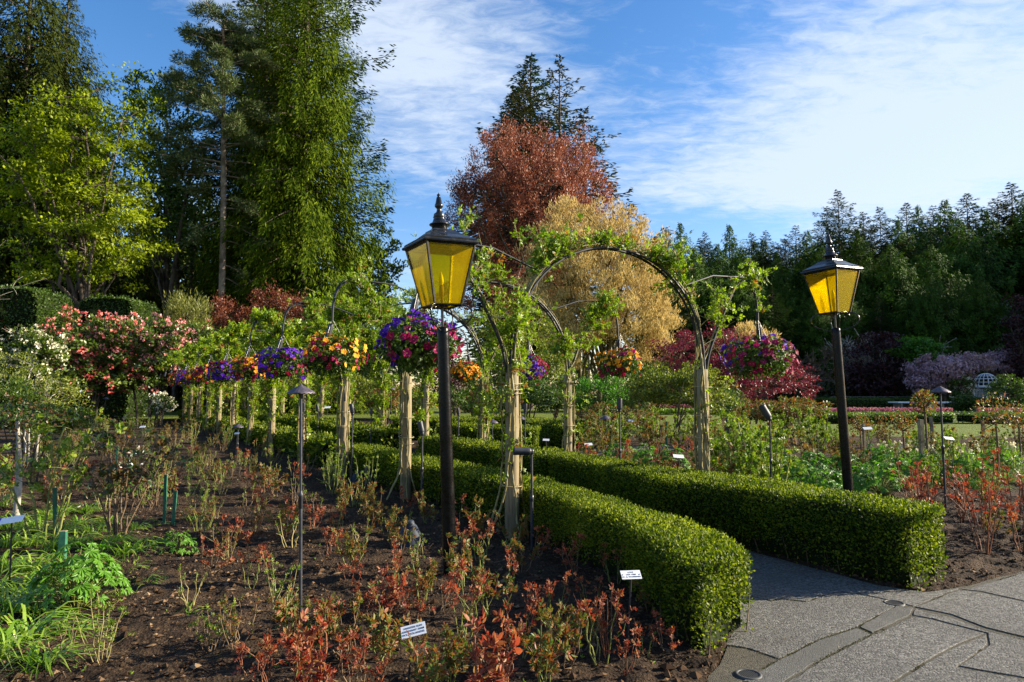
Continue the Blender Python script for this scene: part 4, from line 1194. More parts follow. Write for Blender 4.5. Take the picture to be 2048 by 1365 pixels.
# hanging baskets of pansies
pet = []
def pansy_mesh(name, mat):
    mb = MB(); V = [(0, 0, 0)]; F_ = []
    for k, (a, l, w_) in enumerate(((90, 1.0, .62), (162, .95, .6), (18, .95, .6), (228, .9, .62), (312, .9, .62))):
        a = RAD(a); d = np.array([math.cos(a), math.sin(a)]); s_ = np.array([-d[1], d[0]])
        b = len(V); zz = .12 + .05 * (k % 2)
        V += [(*(d * .45 * l - s_ * w_ * .75), zz), (*(d * .95 * l - s_ * w_ * .5), zz * .6), (*(d * 1.05 * l), zz * 1.5), (*(d * .95 * l + s_ * w_ * .5), zz * .6), (*(d * .45 * l + s_ * w_ * .75), zz)]
        F_ += [(0, b, b + 1), (0, b + 1, b + 2), (0, b + 2, b + 3), (0, b + 3, b + 4)]
    mb.add(np.array(V) * np.array([1, 1, 1.0]), F_)
    # a small dark eye
    mb.add([(-.13, -.10, .10), (.13, -.10, .10), (0, .16, .10)], [(0, 1, 2)], 1)
    return mb.mesh(name, [M[mat], M['eye']])
M['eye'] = plain_mat('pansy_eye', (0.5, 0.3, 0.02), 0.7)
PAN = {k: pansy_mesh('flower', k) for k in ('fl_magenta', 'fl_crimson', 'fl_violet', 'fl_orange')}
def pansy_arrays(me):
    v = np.array([q.co for q in me.vertices]); return v
def basket(label, loc, sc, kind, nflow, individual, seed):
    lr = np.random.default_rng(seed)
    t = thing('hanging_basket', label, 'hanging basket', loc, 0, 'hanging baskets of pansies')
    R, H = .35 * sc, .235 * sc
    b = MB(); lathe(b, [(.001, -.17 * sc), (.08 * sc, -.16 * sc), (.16 * sc, -.09 * sc), (.19 * sc, .0 * sc), (.20 * sc, .01 * sc), (.18 * sc, .01 * sc), (.001, .0 * sc)], 20); part('bowl', b, t, mats=M['pipe'])
    wr = MB(); hook = 2.47 - loc[2]
    for a in (0.3, 2.4, 4.5): tube(wr, [(.235 * sc * math.cos(a), .235 * sc * math.sin(a), .04), (0, 0, hook)], .0028, 4, cap=False)
    tube(wr, [(0, 0, hook - .01), (0, 0, hook + .02)], .006, 6)
    part('hanger_wires', wr, t, mats=M['wire'])
    n = int(1500)
    d = unit(lr.normal(size=(n, 3))); rad = lr.uniform(.72, 1.03, n)
    lump = 1 + .12 * np.sin(d[:, 0] * 5 + seed) + .1 * np.sin(d[:, 1] * 6 + d[:, 2] * 4 + seed * 2)
    P = d * np.array([R, R, H]) * (rad * lump)[:, None]
    lm = MB(); sz = .055 * sc
    scatter(lm, P, unit(d + lr.normal(0, .8, (n, 3)) - np.array([0, 0, .2])), d + lr.normal(0, .4, (n, 3)), sz, sz * .6, T_FOLD); part('leaves', lm, t, 'stuff', mats=M['mgreen'])
    pal = {'P': ['fl_magenta', 'fl_violet', 'fl_crimson'], 'O': ['fl_orange', 'fl_crimson', 'fl_magenta'], 'V': ['fl_violet', 'fl_crimson', 'fl_violet'], 'M': ['fl_crimson', 'fl_orange', 'fl_violet']}[kind]
    # clustered colours
    cc = unit(lr.normal(size=(9, 3))); ck = [pal[k % 3] for k in range(9)]
    dd = unit(lr.normal(size=(nflow * 2, 3)) + np.array([0, 0, .25]))
    dd = dd[dd[:, 2] > -.75][:nflow]
    up = dd[:, 2]
    trail = lr.random(len(dd)) < .12
    mbs = {}
    for i, q in enumerate(dd):
        c = ck[int(np.argmax(cc @ q + lr.normal(0, .22, 9)))]
        if kind == 'O' and up[i] > -.15 and lr.random() < .6: c = 'fl_orange'
        if kind in 'OM' and up[i] < -.25 and lr.random() < .6: c = 'fl_crimson' if lr.random() < .4 else None
        if kind in 'PV' and up[i] < .0 and lr.random() < .35: c = None
        if c is None: continue
        lmp = 1 + .12 * math.sin(q[0] * 5 + seed) + .1 * math.sin(q[1] * 6 + q[2] * 4 + seed * 2)
        pos = q * np.array([R, R, H]) * (1.06 + .08 * lr.random()) * lmp
        if trail[i]: pos[2] -= .12 * sc
        nrm = Vector(unit(q + lr.normal(0, .35, 3) + np.array([0, 0, .15]))); rz = lr.uniform(0, 6.28)
        mtx = Matrix.Translation(pos) @ nrm.to_track_quat('Z', 'Y').to_matrix().to_4x4() @ Matrix.Rotation(rz, 4, 'Z') @ Matrix.Scale(.039 * (sc if not individual else 1) * lr.uniform(.8, 1.2), 4)
        if individual:
            o = part('flower', PAN[c], t); o.matrix_local = mtx
        else:
            me = PAN[c]
            if c not in mbs: mbs[c] = MB()
            v = np.array([mtx @ q_.co for q_ in me.vertices])
            mbs[c].add(v, np.array([p_.vertices[:] for p_ in me.polygons if p_.material_index == 0]))
    for c, mb in mbs.items():
        part('flowers', mb, t, 'stuff', mats=M[c])
    return t
BK = [  # side, arch index, scale, colours, name
    (-1, 0, 1.04, 'P', 'hanging basket of magenta and violet pansies right behind the near lamp post'), (-1, 1, .98, 'O', 'hanging basket of orange and wine pansies on the second arch, over the soil bed'),
    (-1, 2, 1.0, 'V', 'hanging basket of violet and wine pansies on the third arch over the soil bed'), (-1, 3, .95, 'O', 'hanging basket of orange and wine pansies on the fourth arch over the soil bed'),
    (-1, 4, 1.0, 'V', 'hanging basket of wine and violet pansies on the fifth arch over the soil bed'), (-1, 5, 1.05, 'M', 'hanging basket of wine pansies with orange below on the sixth arch'),
    (-1, 6, .95, 'O', 'hanging basket of orange and wine pansies on the seventh arch'), (-1, 7, .95, 'V', 'small looking violet basket on the eighth arch'), (-1, 8, .95, 'M', 'farthest visible basket of mixed pansies on the ninth arch'),
    (1, 0, 1.1, 'P', 'hanging basket of magenta and violet pansies hanging clear of the nearest arch toward the lawn'), (1, 1, .95, 'O', 'hanging basket of bright orange pansies on the second arch toward the lawn'),
    (1, 2, .95, 'V', 'hanging basket of violet pansies on the third arch beyond the walk'), (1, 3, .95, 'O', 'hanging basket of orange pansies on the fourth arch, just past the near lamp post')]
for k, (s_, i, sc, kd, lab) in enumerate(BK):
    n_ = -1.06 if s_ < 0 else WID + 1.06
    q = TN(n_, STEP * i, 1.98 if i else 1.96)
    near = (s_ < 0 and i < 3) or (s_ > 0 and i < 2)
    basket(lab, tuple(q), sc, kd, 190 if near else 300, near, 40 + k)

# ------------------------------------------------------------------ trees
def conifer(seed, H, R, z0=.05, p=.8, nb=170, droop=.35, rise=.25, spray=(.55, .22), per=26, style='fir', trunk_r=None, fan=.30, ragged=.2, mat='fir', lean=0.0, tip=.12, jz=.35, slope=None):
    """meshes of one conifer: trunk with boughs, and sprays"""
    global rng
    save = rng; rng = np.random.default_rng(seed)
    tr = trunk_r or H * .012
    tm = MB(); zs = np.linspace(-.3, H * .98, 12); tube(tm, np.stack([lean * zs / H, 0 * zs, zs], 1), np.interp(zs, [-.3, H * .98], [tr, tr * .08]), 8)
    t = z0 + (1 - z0) * (np.arange(nb) + rng.random(nb)) / nb
    Rt = R * np.clip(((1 - t) ** p), .03, 1) * np.clip(t / (z0 + .06), .5, 1)
    if slope: Rt = R * (1 - np.exp(-(1 - t) * H * slope / R)) * np.clip(t / (z0 + .06), .6, 1)
    L = np.maximum(Rt * (1 + rng.normal(0, ragged, nb)), .25)
    az = np.arange(nb) * 2.39996 + rng.normal(0, .25, nb)
    hz = t * H
    rs = rise * (t * 1.4 - .3) + rng.normal(0, .08, nb); dr = droop * (1.15 - t * .8)
    for b in range(0, nb, 1 if style != 'cedar' else 2):
        s_ = np.linspace(0, .95, 4); x = L[b] * s_; zz = hz[b] + L[b] * (rs[b] * s_ - dr[b] * s_ ** 2 + tip * s_ ** 4)
        tube(tm, np.stack([lean * hz[b] / H + x * math.cos(az[b]), x * math.sin(az[b]), zz], 1), [tr * .22 * (1 - t[b] * .6), tr * .12, tr * .06, tr * .02], 3, cap=False)
    cnt = np.maximum(20, (per * (L / L.max()) ** 1.0).astype(int))
    bi = np.repeat(np.arange(nb), cnt); n = len(bi)
    s_ = rng.random(n) ** .5
    lat = rng.uniform(-1, 1, n) * fan * (1.05 - s_) * L[bi] + rng.normal(0, .05, n)
    x = L[bi] * s_; zz = hz[bi] + L[bi] * (rs[bi] * s_ - dr[bi] * s_ ** 2 + tip * s_ ** 4) - np.abs(lat) * .25 + rng.normal(0, jz, n) * np.clip((1 - t[bi]) * 4, .15, 1)
    ca, sa = np.cos(az[bi]), np.sin(az[bi])
    P = np.stack([lean * hz[bi] / H + x * ca - lat * sa, x * sa + lat * ca, zz], 1)
    yaw = az[bi] + np.sign(lat) * rng.uniform(.2, 1.0, n)
    A = np.stack([np.cos(yaw), np.sin(yaw), rng.normal(-.12, .25, n)], 1)
    N = np.array([0, 0, 1.0]) + rng.normal(0, .35, (n, 3))
    fine_ = (.45 + .55 * np.clip((1 - t[bi]) * 2.2, 0, 1)); sl = spray[0] * rng.uniform(.6, 1.3, n) * fine_; sw = spray[1] * rng.uniform(.7, 1.3, n) * fine_
    cm = MB()
    if style == 'cedar':
        A = np.stack([np.cos(yaw) * .6, np.sin(yaw) * .6, -rng.uniform(.2, 1.5, n)], 1)
        N = np.stack([ca, sa, rng.uniform(0, .6, n)], 1) + rng.normal(0, .35, (n, 3))
        P[:, 2] -= rng.uniform(0, .5, n) * spray[0]
    scatter(cm, P, A, N, sl, sw, T_QUAD)
    spec = [('trunk', tm.mesh('trunk', M['bark']), None), ('crown', cm.mesh('crown', M[mat]), 'stuff')]
    rng = save
    return spec

def spread_points(n, ells, shell=.55, seed=0):
    """points in the outer part of a set of ellipsoids [(cx,cy,cz,rx,ry,rz)]"""
    E = np.array(ells, float); vol = E[:, 3] * E[:, 4] * E[:, 5]; k = rng.choice(len(E), n, p=vol / vol.sum())
    d = rnd_dir(n); r = (shell ** 3 + (1 - shell ** 3) * rng.random(n)) ** (1 / 3)
    wob = 1 + .22 * np.sin(d[:, 0] * 5.1 + E[k, 0] * 3 + k) * np.cos(d[:, 2] * 4.3 + k * 1.7) + rng.normal(0, .05, n)
    return E[k, :3] + d * E[k, 3:] * (r * wob)[:, None], d

def leafy_tree(name, label, cat, base, ells, nclump, per, clump_r, leaf, mat, bark, trunk_r, group=None, shell=.5, up=.2, flat=.6, nlimb=8, outward=.6, tmpl=T_FOLD, aspect=.6, sprig=0, multi=1, extra=None, twig=True, droop=0.0, bend=0.0, lift=.35):
    """a broadleaf tree or shrub with trunk, limbs, twigs and clumped leaves; ells relative to the foot"""
    if base[1] > 16 and tmpl is T_FOLD: tmpl = T_QUAD
    if base[1] > 16 and per < 100: per = int(per * .8); leaf *= 1.08
    t = thing(name, label, cat, base, 0, group)
    C, d = spread_points(nclump, ells, shell)
    C = C[C[:, 2] > .08]; nclump = len(C)
    top = np.mean([e[2] for e in ells]); ctr = np.mean(np.array(ells)[:, :3], 0)
    tm = MB()
    limbs = []
    H0 = max(.15, min(e[2] - e[5] * .6 for e in ells))
    for m_ in range(multi):
        off = np.array([rng.normal(0, trunk_r * 2.5), rng.normal(0, trunk_r * 2.5), 0]) if multi > 1 else np.zeros(3)
        tp = np.array([ctr[0] * .6, ctr[1] * .6, ctr[2] + max(e[5] for e in ells) * .35]) + off * 3
        tk = bez([off[0], off[1], -.2], [off[0] + bend, off[1], H0 * .8], tp, 9)
        tube(tm, tk, np.linspace(trunk_r * 1.15, trunk_r * .22, 9) * (1 if multi == 1 else .6), 8)
        for q in range(max(2, nlimb // multi)):
            e = C[rng.integers(nclump)]; st = tk[rng.integers(2, 8)]
            md = st * .5 + e * .5 + np.array([0, 0, lift * np.linalg.norm(e - st) * .5]) - np.array([0, 0, droop * np.linalg.norm(e - st) * .1])
            lb = bez(st, md, e, 8); lb[1:-1] += rng.normal(0, .02 * np.linalg.norm(e - st), (6, 3))
            tube(tm, lb, np.linspace(trunk_r * .42, trunk_r * .08, 8), 6); limbs.append(lb)
    LP = np.concatenate(limbs)
    if twig:
        D2 = ((C[:, None] - LP[None]) ** 2).sum(-1); j = D2.argmin(1)
        for i in range(nclump):
            a = LP[j[i]]; mid_ = (a + C[i]) / 2 + np.array([0, 0, .08 * np.linalg.norm(C[i] - a)]) + rng.normal(0, .03, 3) * np.linalg.norm(C[i] - a)
            tube(tm, bez(a, mid_, C[i], 4), np.linspace(trunk_r * .10, trunk_r * .025, 4), 3, cap=False)
    part('trunk', tm, t, mats=M[bark])
    n = nclump * per; idx = np.repeat(np.arange(nclump), per)
    cr = clump_r * rng.uniform(.6, 1.35, nclump)
    o = rnd_dir(n) * (rng.random(n) ** .45)[:, None] * cr[idx][:, None]; o[:, 2] *= flat; o[:, 2] -= droop * (o[:, 0] ** 2 + o[:, 1] ** 2) / clump_r
    P = C[idx] + o
    od = unit(C[idx] - ctr) * outward
    A = unit(od + rnd_dir(n) * .75 + np.array([0, 0, up - droop]))
    N = unit(np.array([0, 0, 1.0]) * (1 - abs(up)) + od + rnd_dir(n) * .55)
    ls = leaf * rng.uniform(.65, 1.3, n)
    cm = MB(); scatter(cm, P, A, N, ls, ls * aspect, tmpl)
    part('crown', cm, t, 'stuff', mats=M[mat])
    if extra:   # blooms: (material, share of clumps, size, petals, keep function)
        for (pn, em, cnt, sz, fsel) in extra:
            ok = np.array([fsel(c) for c in C]); Cc = C[ok]
            if not len(Cc): continue
            k = rng.integers(0, len(Cc), cnt); od2 = unit(Cc[k] - ctr)
            o2 = rnd_dir(cnt); Q = Cc[k] + o2 * (cr.mean() * .95) + od2 * cr.mean() * .35
            fm = MB(); m2 = 7
            QQ = np.repeat(Q, m2, 0) + rnd_dir(cnt * m2) * sz * .42; AA = unit(QQ - np.repeat(Q, m2, 0) + np.repeat(od2, m2, 0) * sz * .3)
            scatter(fm, QQ, AA, rnd_dir(len(QQ)) * .6 + np.repeat(od2, m2, 0), sz * .8, sz * .8, T_FOLD)
            part(pn, fm, t, 'stuff', mats=M[em])
    return t

def PX(px, D): return (X(px, D), D, 0)
def E(px, py, D, rpx, rpy, base, ry=None):
    """an ellipsoid given by its outline in the photograph at distance D, relative to the plant's foot"""
    rx = rpx / F * D; rz = rpy / F * D
    return (X(px, D) - base[0], 0.0, HT(py, D), rx, ry or rx, rz)

def add_conifer(spec, label, loc, rot, sc, group=None, name='conifer_tree'):
    return copies(spec, name, label, 'tree', loc, rot, group, sc)

# big group on the soil side: cedars and firs
CEDAR = conifer(11, 33, 6.3, z0=.03, p=.52, nb=460, droop=.50, rise=.15, spray=(.36, .085), per=420, jz=.45, style='cedar', mat='cedar', trunk_r=.5, ragged=.16, fan=.34)
CEDAR2 = conifer(12, 33, 5.5, z0=.03, slope=.5, jz=.6, nb=340, droop=.5, rise=.12, spray=(.5, .13), per=260, style='cedar', mat='cedar_dark', trunk_r=.45, ragged=.16)
FIRBIG = conifer(13, 38, 6.4, z0=.06, p=.5, nb=300, droop=.30, rise=.25, spray=(.42, .13), per=260, mat='fir', trunk_r=.5, ragged=.26, fan=.22, tip=.2)
def cl(sp, px, D, top_py, base_h, name, label, rot, wid=1.0, group=None):
    h = HT(top_py, D); s_ = h / base_h
    return copies(sp, name, label, 'tree', PX(px, D), rot, group, (s_ * wid, s_ * wid, s_))
cl(CEDAR, 598, 50, -170, 33, 'cedar_tree', 'huge drooping cedar lit yellow-green, in front of the taller dark firs', 0.4, .95)
cl(CEDAR, 515, 54, -150, 33, 'cedar_tree', 'tall cedar just behind the bare-trunked pine', 2.1, .7)
cl(FIRBIG, 590, 58, -330, 38, 'fir_tree', 'dark ragged fir rising beyond the top of the frame behind the huge cedar', 1.2, .95)
cl(CEDAR2, 20, 60, -160, 33, 'cedar_tree', 'dark cedar behind the yellow-green maple, filling the corner of the sky', 1.0, 1.1)
cl(CEDAR2, 100, 63, -30, 33, 'cedar_tree', 'second dark cedar beside the sky gap, behind the yellow-green maple', 2.6, 1.0)
cl(CEDAR2, -90, 58, -100, 33, 'cedar_tree', 'dark cedar at the very edge, behind the bare twiggy tree', 0.2, 1.2)
SMALLC = conifer(14, 20, 4.3, z0=.02, p=.7, nb=180, droop=.4, rise=.1, spray=(.7, .26), per=80, style='cedar', mat='cedar_dark', trunk_r=.25)
for k, (px, D, ty) in enumerate(((-60, 70, 360), (60, 68, 330), (160, 70, 350), (250, 72, 400), (330, 70, 380), (400, 72, 360), (460, 66, 400), (690, 64, 470), (285, 60, 430), (200, 62, 410))):
    cl(SMALLC, px, D, ty, 20, 'cedar_tree', f'dark shaded cedar, {ordinal(k)} of the back row behind the tall trees', k * 1.3, 1.25, 'dark cedars at the back of the tall trees')

# the pine with a bare trunk
def pine():
    D = 47; b = PX(437, D); t = thing('pine_tree', 'tall pine with a long bare pale trunk and grey-green tufts', 'tree', b)
    H = HT(22, D); tm = MB(); zs = np.linspace(-.3, H * .97, 14)
    cx_ = lambda z: .18 * math.sin(z * .14) - .012 * z
    tube(tm, [(cx_(z), 0, z) for z in zs], np.interp(zs, [0, H * .6, H], [.26, .19, .05]), 10)
    fm = MB(); P, A = [], []
    spec_ = []
    for k in range(84):
        z = H * rng.uniform(.58, .985) ; L = (H - z) * .45 + rng.uniform(1.0, 2.8); a = rng.uniform(0, 6.28)
        spec_.append((z, min(L, 4.3), a, -.02))
    for (z, L, a, dr) in ((.50, 3.3, .3, -.5), (.46, 3.8, .15, -.6), (.42, 3.2, .5, -.7), (.36, 3.0, .2, -.8), (.33, 2.6, .6, -.8), (.55, 2.6, 3.2, -.15), (.58, 3.4, .1, -.3), (.52, 3.5, -.4, -.5), (.47, 2.8, 3.4, -.9)):
        spec_.append((H * z, L, a, dr))
    for z, L, a, dr in spec_:
        e = np.array([cx_(z) + L * math.cos(a), L * math.sin(a), z + L * dr + rng.uniform(-.1, .5)])
        s0 = np.array([cx_(z), 0, z]); md = (s0 + e) / 2 + np.array([0, 0, .35 * abs(dr) * L + .15])
        c = bez(s0, md, e, 7); tube(tm, c, np.linspace(.055, .012, 7), 4)
        for q in range(11):
            u = rng.uniform(.45, 1.0); p0 = c[int(u * 6)] + rng.normal(0, .28, 3) * np.array([1, 1, .55])
            d = unit(p0 - s0 + rng.normal(0, .6, 3)); nn = 62
            o = rnd_dir(nn); P.append(p0 + o * rng.uniform(.05, .36, (nn, 1)) * np.array([1, 1, .6])); A.append(unit(o * .7 + d * .5 + np.array([0, 0, .15])))
    P = np.concatenate(P); A = np.concatenate(A); scatter(fm, P, A, rnd_dir(len(P)), .26, .055, T_QUAD)
    part('trunk', tm, t, mats=M['bark_pine']); part('crown', fm, t, 'stuff', mats=M['pine'])
pine()

b = PX(165, 43)
leafy_tree('maple_tree', 'broad yellow-green maple in fresh leaf before the dark cedars', 'tree', b,
           [E(150, 300, 43, 130, 130, b), E(230, 240, 43, 70, 90, b), E(70, 360, 43, 90, 120, b), E(210, 440, 43, 110, 110, b), E(120, 500, 43, 100, 90, b), E(225, 560, 43, 55, 70, b), E(20, 320, 43, 60, 80, b)],
           330, 95, 1.0, .21, 'maple', 'bark', .3, shell=.45, up=-.1, flat=.42, nlimb=22, outward=.4, lift=.2)
b = PX(330, 54)
leafy_tree('alder_tree', 'mid green broadleaf tree between the maple and the bare-trunked pine', 'tree', b,
           [E(325, 210, 54, 50, 70, b), E(280, 260, 54, 60, 90, b), E(345, 330, 54, 75, 110, b), E(320, 450, 54, 60, 90, b), E(262, 190, 54, 40, 40, b)],
           150, 90, 1.0, .26, 'alder', 'bark', .28, shell=.4, up=.2, flat=.7, nlimb=14)
b = PX(765, 58)
leafy_tree('broadleaf_tree', 'small dark rounded tree at the foot of the huge cedar, beside open sky', 'tree', b, [E(765, 520, 58, 42, 70, b), E(740, 560, 58, 60, 90, b)], 70, 80, .8, .28, 'mgreen', 'bark', .2, shell=.4)
# trunks standing in the dark
for k, (px, D, top, r, ln) in enumerate(((322, 50, 330, .22, .9), (352, 56, 380, .25, -.2), (372, 60, 420, .3, .2), (300, 60, 440, .24, 0.1), (408, 58, 430, .2, -.3))):
    t = thing('dead_trunk' if 0 else 'tree', 'dark leaning tree trunk in the shade of the tall trees' if k == 0 else f'dark straight trunk in the shade, {ordinal(k)} from the yellow-green maple', 'tree', PX(px, D), 0, 'dark trunks under the tall trees')
    H = HT(top, D); tm = MB(); tube(tm, bez([0, 0, -.3], [ln * .2, 0, H * .5], [ln * 2, 0, H], 8), np.linspace(r, r * .45, 8), 8)
    for q in range(7):
        z = H * rng.uniform(.35, .95); a = rng.uniform(0, 6.28); s_ = np.array([ln * 2 * (z / H) ** 2, 0, z]); tube(tm, bez(s_, s_ + np.array([math.cos(a), math.sin(a), .6]), s_ + np.array([2 * math.cos(a), 2 * math.sin(a), 1.4]), 4), [.06, .04, .03, .01], 4)
    part('trunk', tm, t, mats=M['bark'])
    cm = MB(); n = 1200; P = np.stack([rng.normal(ln * 1.6, 1.5, n), rng.normal(0, 1.2, n), H * rng.uniform(.7, 1.05, n)], 1); scatter(cm, P, rnd_dir(n), rnd_dir(n), .3, .18, T_FOLD); part('crown', cm, t, 'stuff', mats=M['mgreen'])

# the bare twiggy tree at the edge
def bare_tree(label, base, H, W_, nb, mat, r, name='bare_tree', depth=3, spread=.7, group=None, tw=.004, sprouts=None):
    t = thing(name, label, 'tree', base, 0, group); tm = MB(); tips = []
    def grow(p, d, L, rr, k):
        e = p + d * L; md = (p + e) / 2 + rng.normal(0, .09, 3) * L
        c = bez(p, md, e, 5); tube(tm, c, np.linspace(rr, max(tw, rr * .6), 5), 5 if k > 1 else 3, cap=False)
        tips.append(e)
        if k <= 0: return
        for q in range(nb):
            s_ = c[rng.integers(2, 5)]; dd = unit(d + rng.normal(0, spread, 3) + np.array([0, 0, .12]))
            grow(s_, dd, L * rng.uniform(.45, .85), max(tw, rr * .5), k - 1)
    grow(np.array([0, 0, -.1]), unit(np.array([rng.normal(0, .1), 0, 1.0])), H * .38, r, depth)
    P = np.array(tips)
    part('trunk', tm, t, mats=M[mat])
    if sprouts:
        m_, sz, n = sprouts; k = rng.integers(0, len(P), n); cm = MB(); scatter(cm, P[k] + rng.normal(0, .15, (n, 3)), rnd_dir(n), rnd_dir(n), sz, sz * .6, T_FOLD); part('buds', cm, t, 'stuff', mats=M[m_])
    return t
bare_tree('bare pale twiggy tree hanging in at the edge below the maple', PX(-45, 32), 9.5, 4, 5, 'bark_pale', .09, depth=4, spread=.75, tw=.008, sprouts=('redbrown', .07, 900))
bare_tree('small bare pale tree in front of the dark forest wall beyond the farther lamp post', PX(1768, 80), 13, 4, 5, 'bark_pale', .2, depth=4, spread=.7, tw=.035)
bare_tree('low bare grey shrub before the forest beyond the crimson maple', PX(1622, 60), 7, 4, 5, 'bark', .12, depth=4, spread=.9, tw=.025, sprouts=None)

# copper beech, buff tree, firs on the skyline
b = PX(1055, 62)
leafy_tree('copper_beech', 'large copper-red beech in new leaf in the middle of the garden', 'tree', b,
           [E(1050, 420, 62, 120, 165, b), E(1130, 400, 62, 90, 150, b), E(960, 430, 62, 70, 140, b), E(1010, 330, 62, 70, 75, b), E(1150, 330, 62, 55, 60, b), E(1190, 470, 62, 60, 100, b), E(1000, 560, 62, 120, 90, b), E(925, 400, 62, 40, 70, b)],
           620, 130, .85, .21, 'beech', 'bark', .5, shell=.3, up=.6, flat=1.25, nlimb=60, outward=.6, aspect=.40, lift=.5)
b = PX(1190, 40)
leafy_tree('willow_tree', 'rounded buff-yellow tree covered in upright catkins, before the copper beech', 'tree', b,
           [E(1195, 560, 40, 150, 140, b), E(1180, 475, 40, 120, 72, b), E(1275, 500, 40, 50, 60, b), E(1095, 540, 40, 66, 84, b), E(1245, 610, 40, 120, 110, b), E(1290, 650, 40, 72, 80, b), E(1140, 640, 40, 90, 80, b)],
           560, 120, .56, .22, 'willow', 'bark_moss', .24, shell=.45, up=1.1, flat=1.0, nlimb=26, outward=.35, tmpl=T_QUAD, aspect=.22, multi=3)
b = PX(1510, 33)
leafy_tree('shrub', 'low buff shrub with upright tufts just behind the crimson maple', 'shrub', b, [E(1505, 690, 33, 55, 40, b)], 60, 90, .3, .15, 'willow', 'bark_moss', .08, up=1.0, flat=1, aspect=.28, multi=3)

FIRB = conifer(21, 40, 5.0, z0=.1, slope=.45, nb=300, droop=.2, rise=.35, spray=(.75, .28), per=90, mat='firblue', trunk_r=.45, ragged=.22, fan=.22, tip=.15)
FIRS = conifer(22, 40, 7.6, z0=.22, slope=.42, nb=130, droop=.34, rise=.20, spray=(.7, .25), per=150, mat='spruce', trunk_r=.42, ragged=.42, fan=.13, tip=.25)
cl(FIRB, 1062, 92, 112, 40, 'fir_tree', 'tall blue-green fir behind the copper beech, the highest of the close pair', .3, 1.3)
cl(FIRB, 1032, 90, 175, 40, 'fir_tree', 'blue-green fir at the open sky side behind the copper beech', 1.9, 1.2)
cl(conifer(24, 40, 4.6, z0=.1, slope=.8, nb=300, droop=.3, rise=.2, spray=(.75, .28), per=90, mat='spruce', trunk_r=.4, ragged=.12), 1048, 84, 160, 40, 'spruce_tree', 'blunt olive-green conifer wedged between the blue-green firs', .8, 1.05)
cl(FIRS, 1122, 86, 112, 40, 'spruce_tree', 'open-branched dark spruce with long uneven boughs behind the copper beech', 2.2, 1.3)
cl(FIRS, 1172, 82, 215, 40, 'spruce_tree', 'dark spruce hidden behind the beech with boughs reaching out over the sky', 4.2, 1.5)

# ------------------------------------------------------------------ the forest wall
FO = [conifer(31, 30, 5.2, z0=.02, slope=.50, jz=.45, nb=300, droop=.4, rise=.15, spray=(.62, .2), per=180, style='cedar', mat='forest', trunk_r=.3, ragged=.2),
      conifer(32, 30, 5.0, z0=.05, slope=.55, jz=.3, nb=300, droop=.3, rise=.25, spray=(.58, .20), per=190, mat='fir', trunk_r=.3, ragged=.28, tip=.15),
      conifer(33, 30, 5.6, z0=.02, slope=.7, jz=.6, nb=300, droop=.4, rise=.15, spray=(.62, .2), per=190, style='cedar', mat='forest', trunk_r=.3, ragged=.2),
      conifer(34, 30, 5.4, z0=.08, slope=.6, jz=.25, nb=220, droop=.2, rise=.35, spray=(.58, .20), per=260, mat='spruce', trunk_r=.3, ragged=.4, fan=.2, tip=.2)]
fr_ = [(1338, 470, 100, 0), (1366, 458, 108, 0), (1392, 505, 92, 2), (1415, 478, 112, 1), (1440, 500, 95, 0), (1465, 462, 105, 0), (1490, 505, 96, 2), (1510, 480, 115, 1), (1538, 476, 118, 1), (1560, 515, 98, 0), (1578, 492, 112, 3),
       (1600, 466, 116, 3), (1622, 474, 104, 0), (1652, 505, 95, 2), (1688, 398, 100, 1), (1664, 430, 112, 1), (1722, 470, 98, 0), (1738, 440, 112, 3), (1772, 430, 116, 1), (1790, 500, 94, 2), (1808, 452, 110, 0), (1826, 422, 120, 1), (1850, 426, 114, 0),
       (1872, 500, 96, 2), (1880, 428, 120, 3), (1904, 414, 118, 0), (1930, 450, 104, 2), (1950, 404, 122, 1), (1985, 432, 108, 0), (2012, 412, 112, 3), (2042, 384, 116, 1), (2075, 392, 110, 0), (2110, 400, 112, 2)]
nm_ = ['leaning over', '']
for k, (px, ty, D, sp) in enumerate(fr_):
    special = {(1688): 'tallest dark conifer of the forest edge, right behind the farther lantern', 1338: 'conifer at the open end of the forest, next to the buff tree'}.get(px)
    h = HT(ty, D) / 30 * 1.04; wd = rng.uniform(1.1, 1.6)
    if px == 1688: wd = 1.2
    kind_ = ['cedar', 'fir', 'cedar', 'spruce'][sp]
    shape_ = ['narrow', 'broad'][int(wd > 1.35)]
    copies(FO[sp], 'conifer_tree', special or f'dark {shape_} {kind_}, {ordinal(k)} skyline tree of the forest counted from the buff tree', 'tree', PX(px, D), rng.uniform(0, 6.28), 'conifers on the forest skyline', (h * wd, h * wd, h))
for k in range(30):
    px = 1325 + k * 27 + rng.uniform(-12, 12); D = rng.uniform(122, 132); ty = np.interp(px, [1325, 1600, 2100], [500, 490, 440]) + rng.uniform(-18, 22); h = HT(ty, D) / 30; wd = 1.5; sp = int(rng.integers(0, 4))
    copies(FO[sp], 'conifer_tree', f'conifer filling the back of the forest wall, {ordinal(k)} from the buff tree', 'tree', PX(px, D), rng.uniform(0, 6.28), 'back row of the forest wall', (h * wd, h * wd, h))
for k in range(26):
    px = 1350 + k * 32 + rng.uniform(-10, 10); D = rng.uniform(86, 93); ty = rng.uniform(540, 610); h = HT(ty, D) / 30; wd = 1.35; sp = int(rng.integers(0, 3))
    copies(FO[sp], 'conifer_tree', f'lower dark conifer of the forest wall, {ordinal(k)} counted from the crimson maple', 'tree', PX(px, D), rng.uniform(0, 6.28), 'lower conifers before the forest wall', (h * wd, h * wd, h))
